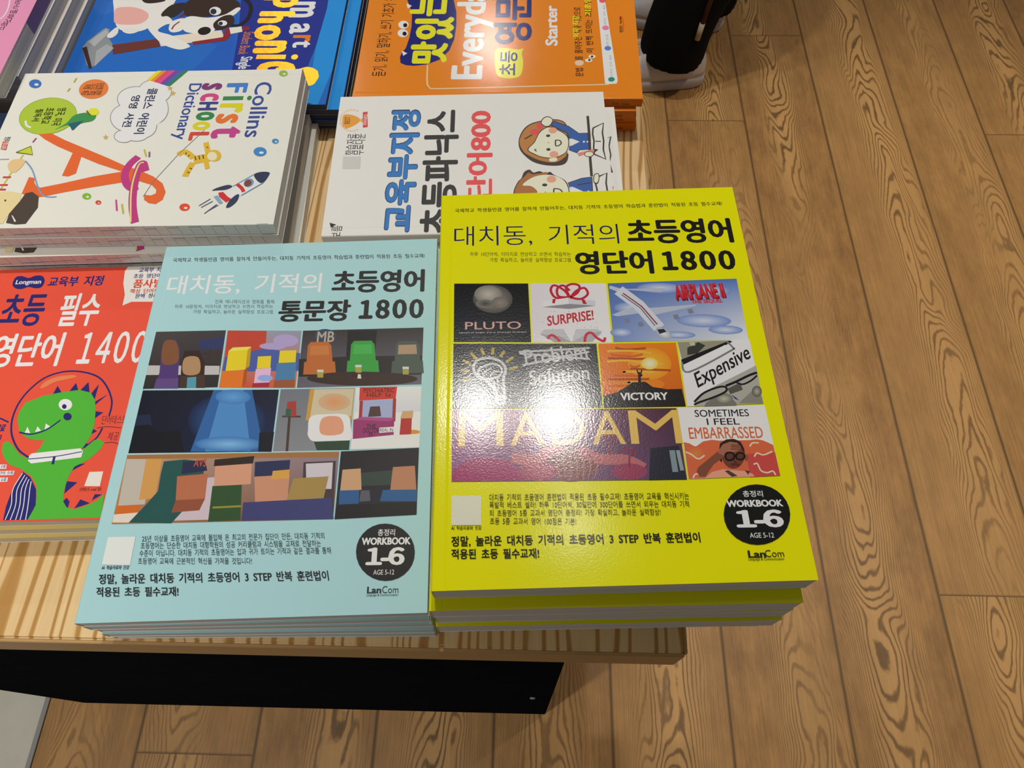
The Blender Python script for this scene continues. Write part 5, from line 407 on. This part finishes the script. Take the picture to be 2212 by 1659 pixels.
A_ORANGE=[('tagline', None, [('T', '듣기, 읽기, 말하기, 쓰기 기초가 완성', (26.3, 209.7), (109.4, 0.0), (0, 12.2), 2890772, 6, 0.01, 0)]), ('series_logo', 'navy blob with yellow lettering and two eyes', [('P', [49.6, 200.4, 42.4, 199.2, 39.7, 194.6, 38.9, 188.0, 40.5, 177.3, 46.4, 166.8, 57.8, 159.3, 72.6, 155.8, 89.5, 155.1, 108.6, 156.1, 124.7, 159.3, 135.6, 161.7, 135.7, 201.8, 124.8, 200.7, 114.0, 197.1, 103.4, 194.7, 89.6, 193.9, 74.3, 194.5, 61.0, 196.4, 55.3, 199.2], 1975408, 4, 0), ('T', '맛', (41.6, 160.5), (28.0, 0.0), (0, 31.7), 15521824, 6, 0.07, 0), ('T', '있', (71.8, 156.8), (30.2, 0.0), (0, 34.7), 15521824, 6, 0.07, 0), ('T', '는', (102.5, 164.9), (27.7, 0.0), (0, 32.4), 15521824, 6, 0.07, 0), ('E', (91.3, 201.1), (0.0, -4.5), (-5.3, -0.4), 15657700, 5, None), ('E', (90.6, 199.5), (0.0, -1.8), (-2.7, -0.2), 1579032, 6, None), ('E', (80.2, 200.7), (0.0, -4.5), (-5.2, -0.5), 15657700, 5, None), ('E', (79.5, 199.1), (0.0, -1.8), (-2.7, -0.3), 1579032, 6, None), ('P', [120.3, 201.1, 116.7, 195.9, 113.1, 199.3], 15657700, 5, 0), ('P', [57.8, 199.5, 54.5, 194.6, 51.3, 197.8], 15657700, 5, 0)]), ('title', 'white, navy and yellow title lettering', [('T', 'Everyday', (22.6, 122.3), (133.4, 0.0), (0, 33.7), 15657700, 6, 0.045, 0), ('P', [44.9, 120.6, 56.2, 120.6, 60.7, 118.3, 61.0, 110.6, 59.4, 100.8, 60.7, 96.8, 54.5, 98.0, 43.3, 96.7, 29.1, 98.1, 24.4, 103.4, 24.4, 113.0, 29.1, 118.5], 15521824, 4, 1), ('T', '초등', (27.5, 101.5), (29.8, 0.0), (0, 14.7), 1975408, 7, 0.03, 0), ('T', '영문법', (65.6, 89.6), (92.2, 0.0), (0, 33.6), 1975408, 6, 0.05, 0), ('T', 'Starter', (63.8, 67.7), (53.2, 0.0), (0, 10.6), 15657700, 6, 0.05, 0), ('L', [40.0, 176.4, 24.3, 175.7, 15.9, 174.7, 11.6, 171.9, 11.6, 163.4, 16.9, 26.7], 1.2, 15780000, 4, 0, 0)]), ('subtitle', None, [('T', '문법   를 풀어주는 저자 직강으로', (26.1, 47.0), (88.5, 0.0), (0, 6.6), 3350556, 6, 0.015, 0), ('T', '이 번쩍 뜨이는 초등 기초영문법', (55.4, 37.6), (90.9, 0.0), (0, 6.5), 3350556, 6, 0.015, 0), ('E', (42.5, 50.1), (0.0, -3.7), (-3.5, 0.1), 15253672, 4, None), ('E', (45.7, 42.2), (0.0, -3.0), (-2.2, 0.0), 15657700, 4, None), ('E', (50.5, 39.3), (0.0, -3.0), (-2.2, 0.1), 15657700, 4, None), ('E', (46.0, 41.6), (0.0, -1.0), (-1.2, 0.1), 2105376, 5, None), ('E', (50.4, 39.3), (0.0, -1.0), (-1.3, 0.1), 2105376, 5, None), ('T', '저자 직강', (74.3, 48.8), (28.9, 0.0), (0, 6.1), 15521824, 8, 0.04, 0), ('T', '기초영', (103.2, 38.0), (24.8, 0.0), (0, 6.1), 15521824, 8, 0.04, 0)]), ('info_strip', 'white strip with four coloured dots', [('P', [140.7, 33.9, 140.7, 27.3, 124.4, 25.6, 21.5, 19.2, 17.6, 20.3, 16.9, 28.8, 18.4, 29.8, 124.4, 32.5], 15657700, 4, 0), ('E', (22.7, 24.3), (0.0, -2.7), (-2.8, 0.2), 2919540, 5, None), ('E', (60.7, 25.7), (0.0, -2.8), (-2.9, 0.1), 6062280, 5, None), ('E', (86.9, 26.5), (-0.1, -2.9), (-3.1, 0.2), 14713000, 5, None), ('E', (123.5, 27.7), (0.0, -3.0), (-3.2, 0.1), 14704744, 5, None), ('T', '온라인 강의 제공', (26.1, 23.1), (26.0, 0.0), (0, 1.9), 9211024, 6, 0, 0), ('T', '온라인 강의 제공', (64.3, 24.4), (14.1, 0.0), (0, 2.5), 9211024, 6, 0, 0), ('T', '온라인 강의 제공', (91.1, 25.6), (26.1, 0.0), (0, 2.1), 9211024, 6, 0, 0)]), ('publisher_mark', None, [('T', '맛있는 books', (80.9, 12.2), (20.9, 0.0), (0, 2.5), 3809296, 6, 0.03, 0), ('L', [102.3, 13.6, 99.7, 11.4, 91.1, 11.0, 81.8, 11.8], 0.7, 14176280, 5, 1, 0)])]
orn=stack('reading_book','book','orange reading books in the back right stack',(180,233,8.5),[(-0.037, 0.4185, 1.5748), (-0.0415, 0.4145, 1.5768), (-0.04, 0.4195, 1.5748), (-0.039, 0.419, 1.5748)],.034,(0xe8801f,0xc86a14,0xe07a18),'orange','gloss',A_ORANGE,
 ['orange glossy reading book on top of the back right stack']+['orange reading book, '+ORD[i]+' from the top of the back right stack' for i in range(1,4)])
SPT = [('T', '맛있는 books', (.5, 2.2), (14, 0), (0, 3.0), 0x5a2c10, 1, .02, 0)]
sm = art_mesh(SPT, 233, 40, 0); sm.transform(Matrix(((0, 0, -1, -3e-5), (-1, 0, 0, .025), (0, 1, 0, 0), (0, 0, 0, 1))))
for b in orn:
    c = [k for k in b.children if k.name.startswith('cover')][0]; o = bpy.data.objects.new('spine_lettering', sm); S.collection.objects.link(o); o.parent = c
sm.materials.append(PRINT['gloss'])
A_SMART=[('cover_background', 'dark blue curved title panel', [('P', [157.0, 143.2, 109.4, 138.9, 53.7, 130.6, 53.6, 211.5, 79.8, 212.4, 98.8, 212.4, 129.4, 210.1, 152.8, 207.1, 222.0, 215.3, 222.5, 144.1], 1846408, 2, 0), ('P', [53.6, 211.5, 53.6, 234.1, 109.1, 235.6, 222.0, 219.0, 222.0, 214.1, 129.4, 210.1, 79.8, 212.4], 1870036, 2, 0), ('P', [53.9, -6.7, 53.7, 130.6, 157.0, 143.2, 222.5, 154.1, 223.0, 81.3, 129.7, 124.1, 88.6, 73.6], 1857716, 1, 0), ('P', [67.2, 0.1, 58.3, 37.6, 80.2, 23.7, 86.7, 8.7], 2910396, 2, 1)]), ('title', 'white and orange title lettering', [('T', 'S', (50.3, 179.1), (15.5, 0.0), (0, 20.1), 15132388, 6, 0.04, 0), ('T', 'm', (69.1, 179.3), (21.8, 0.0), (0, 22.3), 15132388, 6, 0.04, 0), ('T', 'a', (98.9, 183.3), (14.0, 0.0), (0, 17.6), 15132388, 6, 0.04, 0), ('T', 'r', (114.5, 188.2), (9.3, 0.0), (0, 15.7), 14186528, 6, 0.04, 0), ('T', 't', (121.8, 189.4), (9.2, 0.0), (0, 15.6), 15132388, 6, 0.04, 0)]), ('foil_lettering', 'shiny gold foil lettering', [('T', 'P', (37.9, 149.8), (15.8, 0.0), (0, 32.7), 15243808, 6, 0.06, 0), ('T', 'h', (82.5, 153.1), (16.4, 0.0), (0, 31.9), 15243808, 6, 0.06, 0), ('T', 'o', (101.1, 153.1), (20.4, 0.0), (0, 23.4), 15243808, 6, 0.06, 0), ('T', 'n', (121.9, 156.3), (16.5, 0.0), (0, 28.5), 15243808, 6, 0.06, 0), ('T', 'i', (139.5, 161.0), (6.6, 0.0), (0, 35.8), 15243808, 6, 0, 0), ('T', 'c', (148.2, 164.0), (14.2, 0.0), (0, 32.8), 15243808, 6, 0.06, 0), ('T', 's', (154.9, 177.1), (24.3, 0.0), (0, 41.1), 15243808, 6, 0.06, 0), ('T', 'p', (60.3, 151.8), (17.4, 0.0), (0, 33.2), 15243808, 6, 0.06, 0)]), ('subtitle', None, [('T', 'Student Book', (110.4, 144.2), (29.5, 0.0), (0, 8.9), 13137992, 6, 0.01, 0), ('T', 'Single Letters', (142.5, 144.9), (37.0, 0.0), (0, 13.3), 14212324, 6, 0.03, 0)]), ('illustration_print', 'cartoon black and white dog reading on a red book', [('P', [80.2, 20.2, 58.3, 19.0, 58.3, 69.0, 84.4, 69.7, 105.5, 58.4, 110.7, 46.0, 105.6, 30.8], 14473942, 3, 1), ('P', [93.0, 23.8, 80.2, 21.6, 77.0, 28.4, 78.0, 40.0, 84.4, 51.5, 92.9, 54.4, 100.3, 48.7, 101.4, 35.2, 99.3, 27.0], 15246492, 4, 1), ('P', [58.3, 37.6, 58.3, 46.1, 67.1, 64.0, 71.5, 55.2, 70.4, 45.0], 2892832, 4, 1), ('P', [88.7, 65.2, 78.0, 68.1, 72.5, 73.8, 71.4, 83.4, 82.2, 83.2, 91.8, 75.7], 2892832, 5, 1), ('P', [90.8, 81.0, 84.4, 85.1, 73.6, 84.0, 71.4, 89.1, 75.7, 91.5, 89.7, 86.3], 7088678, 6, 0), ('P', [71.4, 83.4, 64.8, 90.4, 60.4, 109.3, 67.0, 127.6, 75.7, 133.6, 86.4, 126.0, 89.6, 112.8, 90.7, 94.9, 86.5, 85.6], 3351068, 6, 1), ('P', [97.1, 85.3, 89.7, 91.9, 91.7, 107.7, 87.5, 122.0, 77.8, 131.2, 80.0, 134.7, 89.6, 129.4, 97.0, 117.1, 107.4, 118.0, 115.6, 111.6, 113.6, 102.9, 109.5, 91.0], 14671320, 7, 1), ('P', [99.1, 114.8, 89.6, 121.1, 88.5, 129.2, 99.0, 132.7, 107.4, 124.8, 107.4, 118.0], 3351068, 7, 1), ('E', (82.6, 112.6), (0.0, 5.3), (5.9, 1.3), 15263974, 8, None), ('E', (83.2, 111.1), (0.0, 2.8), (3.9, 0.8), 1846336, 9, None), ('E', (99.1, 122.7), (-0.1, 4.1), (3.7, 0.8), 14737628, 8, None), ('E', (99.5, 121.1), (0.0, 1.9), (2.5, 0.5), 1846336, 9, None), ('E', (109.5, 108.8), (-1.6, 5.4), (5.2, 1.8), 1578002, 9, None), ('P', [107.5, 76.8, 97.1, 77.0, 92.9, 87.1, 107.5, 89.2, 111.6, 81.9], 14998740, 8, 1), ('L', [107.5, 79.5, 102.3, 80.4, 97.1, 83.9], 1.6, 8669260, 9, 1, 0), ('L', [62.6, 102.7, 60.4, 123.4, 67.0, 137.5, 77.8, 143.8, 92.7, 143.9, 102.1, 137.5, 101.1, 129.0], 3.6, 1447966, 6, 1, 0), ('P', [132.2, 7.0, 124.1, 8.7, 105.6, 19.7, 107.7, 24.5, 117.9, 26.0, 130.1, 34.2, 136.0, 33.9, 157.6, 22.7, 153.8, 17.6], 8685708, 4, 0), ('P', [132.2, 7.0, 130.1, 10.5, 157.6, 23.4, 158.6, 21.0], 3809308, 5, 0), ('P', [124.1, 10.0, 106.6, 21.4, 112.8, 24.6, 130.1, 17.3], 10791082, 5, 0), ('P', [136.1, 20.4, 127.1, 27.3, 132.0, 34.8, 155.7, 24.8], 10264740, 5, 0), ('P', [128.1, 32.3, 119.8, 70.3, 129.9, 74.9, 140.4, 36.5], 6565930, 4, 0), ('P', [119.8, 70.3, 117.8, 72.5, 108.4, 123.7, 119.6, 128.8, 129.9, 75.5], 14471360, 4, 0), ('P', [123.8, 101.2, 117.6, 127.0, 107.4, 126.2, 105.3, 129.9, 115.5, 133.4, 122.0, 130.6, 127.8, 103.4], 8659500, 6, 0), ('P', [105.3, 129.9, 103.2, 140.4, 110.4, 142.6, 113.5, 132.9], 14997708, 5, 0), ('P', [103.6, 141.2, 103.1, 147.3, 108.3, 148.3, 109.4, 142.4], 8659500, 5, 0), ('P', [103.4, 56.5, 95.0, 61.2, 89.7, 71.0, 99.2, 78.9, 101.3, 72.5, 109.6, 67.7, 115.7, 81.6, 127.8, 99.4, 131.8, 99.0, 133.8, 91.4, 127.9, 77.7, 117.8, 67.0], 14473942, 7, 1), ('P', [116.9, 24.4, 109.7, 26.4, 104.5, 30.5, 112.8, 32.8, 119.0, 29.0], 14210770, 6, 1), ('P', [109.7, 36.1, 105.5, 41.8, 107.6, 50.7, 111.7, 49.0, 113.4, 42.6], 14210770, 6, 1)])]
stack('phonics_course_book','book','blue phonics course books in the back middle stack',(200,228.5,6),[(-0.5225, 0.615, -1.5708), (-0.511, 0.616, -1.5708), (-0.513, 0.619, -1.5708), (-0.512, 0.617, -1.5708), (-0.514, 0.62, -1.5708)],.03,(0x1f63b8,0x1c3c8c,0x1c3c8c),'dark','matte',A_SMART,
 ['blue phonics course book with a cartoon dog and gold foil title on top']+['blue phonics course book, '+ORD[i]+' from the top of the dog book stack' for i in range(1,5)])
for o in [k for k in bpy.data.objects if k.get('group') == 'blue phonics course books in the back middle stack'][1:2]:
    c = [k for k in o.children if k.name.startswith('cover')][0]
    link('cover_edge_band', art_mesh([('P', [0,150,200,150,200,228,0,228], 0x1c88d4, 1, 0)], 200, 228.5, .0059), PRINT['matte'], c, 'lighter blue band')

A_PINK=[('cover_lettering', None, [('T', '로', (132.5, 98.8), (5.4, 0.0), (0, -5.2), 2892848, 6, 0.01, 0), ('T', '두', (133.2, 93.3), (5.4, 0.0), (0, -5.2), 2892848, 6, 0.01, 0), ('T', '배', (133.2, 86.9), (5.4, 0.0), (0, -5.1), 2892848, 6, 0.01, 0), ('T', '즐', (132.8, 81.0), (5.4, 0.0), (0, -5.0), 2892848, 6, 0.01, 0), ('T', '거', (132.2, 76.1), (5.3, 0.0), (0, -5.0), 2892848, 6, 0.01, 0), ('T', '워', (130.7, 71.7), (5.3, 0.0), (0, -5.0), 2892848, 6, 0.01, 0), ('T', '지', (129.8, 66.9), (5.3, 0.0), (0, -5.0), 2892848, 6, 0.01, 0), ('L', [125.9, 104.6, 128.7, 95.3, 130.0, 86.2, 129.5, 79.0, 126.9, 74.6, 120.2, 72.0], 1.1, 16045276, 4, 1, 0)])]
pr = make_book('story_book','pink book with curved black lettering, on top of the back left stack','book','mixed books in the back left stack',(150,225,13),(-0.678, 0.383, 0.012),.061,(0xee8fb2,0xe080a4,0x5c4068),'grey','satin',A_PINK)
bm = bmesh.new(); box(bm, (.14965, .072, .0016), (.14985, .224, .0122)); pb = [c for c in pr.children if c.name.startswith('page_block')][0]
link('index_tab', mesh(bm), plain('purple_edge_print', lin(0x6a5484), .6, .3), pb, 'purple printed part of the page edge')
ws = make_book('story_book','white-covered book right under the pink book in the back left stack','book','mixed books in the back left stack',(200,270,12.2),(-.7275,.409,.004),.0485,(0xd8d4d0,0xd0ccc8,0xd8b060),'grey','satin')
for i, (x, y, z, r) in enumerate(((-.7255,.412,.0362,.004),(-.7240,.413,.0239,-.002),(-.7330,.414,.0116,.0))):
    copy_book(ws, 'white-covered book, '+ORD[i+2]+' from the top of the stack under the pink book', (x, y, r), z)
ws2 = make_book('story_book','white-covered book at the very bottom of the stack under the pink book','book','mixed books in the back left stack',(200,270,11.4),(-.7340,.413,.0),.0001,(0xd8d4d0,0xd0ccc8,0xd8b060),'grey','satin')
bb = make_book('story_book','blue book lying at the left edge, in front of the pink book stack','book','blue books at the left edge',(200,135,14.9),(-.7300,.263,.0),.0201,(0x5c80b8,0x4c6ca0,0x4c6ca0),'white','satin',
 [('cover_shade_band','darker blue band',[('P',[0,80,200,80,200,135,0,135],0x44587c,1,0)])])  # far part painted darker, as the cover lies in shadow there
copy_book(bb, 'lower blue book at the left edge, in front of the pink book stack', (-.7302, .263, 0), .0050)
bz = make_book('story_book','thin blue book at the bottom of the left edge pair','book','blue books at the left edge',(200,135,4.8),(-.7303,.263,.0),.0001,(0x5c80b8,0x4c6ca0,0x4c6ca0),'white','satin')
# ---------------------------------------------------------------- the person beside the table
person = empty('person', (.20, 1.45, FZ)); tag(person, 'person in wide black trousers and white trainers standing beside the table', 'person')
def ppart(name, me, mat, label=None, par=None):
    o = link(name, me, mat, par or person, label)
    if not par: o.matrix_parent_inverse = Matrix.Translation((-.20, -1.45, -FZ))
    return o
def ell(c, rx, ry, z, n=28, wob=0.0, ph=0.0):
    return [(c[0]+rx*math.cos(t)*(1+wob*math.sin(5*t+ph)), c[1]+ry*math.sin(t)*(1+wob*math.sin(4*t+ph)), z) for t in (6.28319*k/n for k in range(n))]
def trouser(hem, knee, hip):
    pts = [(hem, .074, .086, FZ+.075), ((hem[0]+.004, hem[1]), .073, .085, FZ+.13)]
    for k in range(1, 9):
        a = k/8; c = tuple(hem[j]*(1-a)+knee[j]*a for j in (0, 1)); pts.append((c, .073+.006*a, .085+.004*a, FZ+.13+a*.35))
    for k in range(1, 9):
        a = k/8; c = tuple(knee[j]*(1-a)+hip[j]*a for j in (0, 1)); pts.append((c, .079+.012*a, .089+.012*a, FZ+.48+a*.40))
    return [ell(c, rx, ry, z, 32, .03, z*9) for c, rx, ry, z in pts]
LEG = (((.190, 1.400), (.300, 1.430), (.300, 1.445)), ((.285, 1.590), (.320, 1.610), (.300, 1.620)))
bm = bmesh.new()
for L_ in LEG:
    b2 = loft(trouser(*L_)); me = bpy.data.meshes.new('t'); b2.to_mesh(me); b2.free(); bm.from_mesh(me)
seat = loft([ell((.300, 1.530), rx, ry, z, 32) for z, rx, ry in ((FZ+.80, .10, .185), (FZ+.88, .115, .195), (FZ+.98, .112, .180), (FZ+1.03, .10, .16))]); me = bpy.data.meshes.new('t'); seat.to_mesh(me); seat.free(); bm.from_mesh(me)
tm = mesh(bm, 'trousers', True); trousers = ppart('trousers', tm, M_CLOTH)
rm = trousers.modifiers.new('weld', 'REMESH'); rm.mode = 'VOXEL'; rm.voxel_size = .008; rm.use_smooth_shade = True
def shoe(heel, toe):
    hx, hy = heel; tx, ty = toe; ln = math.hypot(tx-hx, ty-hy); a = math.atan2(ty-hy, tx-hx)
    def ring(z, k, inset=0.0, n=36):
        # plan outline of the foot: rounded heel, waist and wider ball
        r = []
        for i in range(n):
            t = 6.28319*i/n; u = .5-.5*math.cos(t); s = math.sin(t)
            wd = (.034+.016*math.sin(min(1, u*1.15)*math.pi*.62)**2)*(abs(s)**.62)
            x = u*(ln-2*inset)*k[0]+inset+k[1]; y = wd*k[2]*(1 if s > 0 else -1)
            r.append((hx+x*math.cos(a)-y*math.sin(a), hy+x*math.sin(a)+y*math.cos(a), z(u) if callable(z) else z))
        return r
    sole = mesh(loft([ring(FZ+.001, (1, 0, .94), .006), ring(FZ+.006, (1, 0, 1.0), .001), ring(FZ+.020, (1, 0, 1.02), -.001), ring(FZ+.030, (1, 0, .99), .001)]), 'sole', True)
    up = [ring(lambda u: FZ+.029, (1, 0, .97), .003), ring(lambda u: FZ+.045-.004*u, (1, 0, .98), .002), ring(lambda u: FZ+.065-.014*u, (1, 0, .92), .004), ring(lambda u: FZ+.085-.032*u, (.97, .003, .80), .008),
          ring(lambda u: FZ+.102-.052*u+.018*math.sin(u*3.1), (.86, .008, .62), .012), ring(lambda u: FZ+.112-.055*u+.02*math.sin(u*3.1), (.62, .014, .46), .014)]
    upper = mesh(loft(up), 'upper', True)
    root = ppart('shoe', sole, M_SOLE, 'white trainer'); u = link('shoe_upper', upper, M_SHOE, root)
    bm = bmesh.new()
    for i in range(5):
        q = .42+i*.075; z = FZ+.104-.052*q+.016*math.sin(q*3.1)
        c = (hx+q*ln*math.cos(a), hy+q*ln*math.sin(a)); d = (-math.sin(a), math.cos(a))
        for t0 in range(6):
            b0, b1 = -.022+t0*.0073, -.022+(t0+1)*.0073
            zz = lambda b: z-.010*(b/.022)**2+.003
            f = [(c[0]+d[0]*b0-.003*math.cos(a), c[1]+d[1]*b0-.003*math.sin(a), zz(b0)), (c[0]+d[0]*b1-.003*math.cos(a), c[1]+d[1]*b1-.003*math.sin(a), zz(b1)), (c[0]+d[0]*b1+.003*math.cos(a), c[1]+d[1]*b1+.003*math.sin(a), zz(b1)), (c[0]+d[0]*b0+.003*math.cos(a), c[1]+d[1]*b0+.003*math.sin(a), zz(b0))]
            bm.faces.new([bm.verts.new(p) for p in f])
    lc = link('laces', mesh(bm), plain('white_laces', (.5, .48, .46), .8), root)
    sd = lc.modifiers.new('thick', 'SOLIDIFY'); sd.thickness = .002
    return root
shoe((.272, 1.382), (-.012, 1.402)); shoe((.338, 1.575), (.058, 1.632))
def tube(pts, r, n=10):
    rings = []
    for i, p in enumerate(pts):
        d = (Vector(pts[min(i+1, len(pts)-1)]) - Vector(pts[max(i-1, 0)])).normalized(); x = d.orthogonal().normalized(); y = d.cross(x)
        rings.append([tuple(Vector(p) + (x*math.cos(6.28319*k/n) + y*math.sin(6.28319*k/n))*r) for k in range(n)])
    return mesh(loft(rings), 'tube', True)
cordp = [(.2225, 1.3160, FZ+.200), (.2270, 1.3180, FZ+.24), (.2420, 1.3240, FZ+.34), (.262, 1.330, FZ+.46), (.290, 1.336, FZ+.60), (.300, 1.335, FZ+.78), (.300, 1.345, FZ+.93)]
cord = ppart('drawcord', tube(cordp, .0048), M_CORD, 'brown hanging cord'); link('cord_tip', tube([(.2190, 1.3150, FZ+.166), (.2225, 1.3160, FZ+.203)], .0060), M_TIP, cord)
bpy.data.objects.remove(_fo)
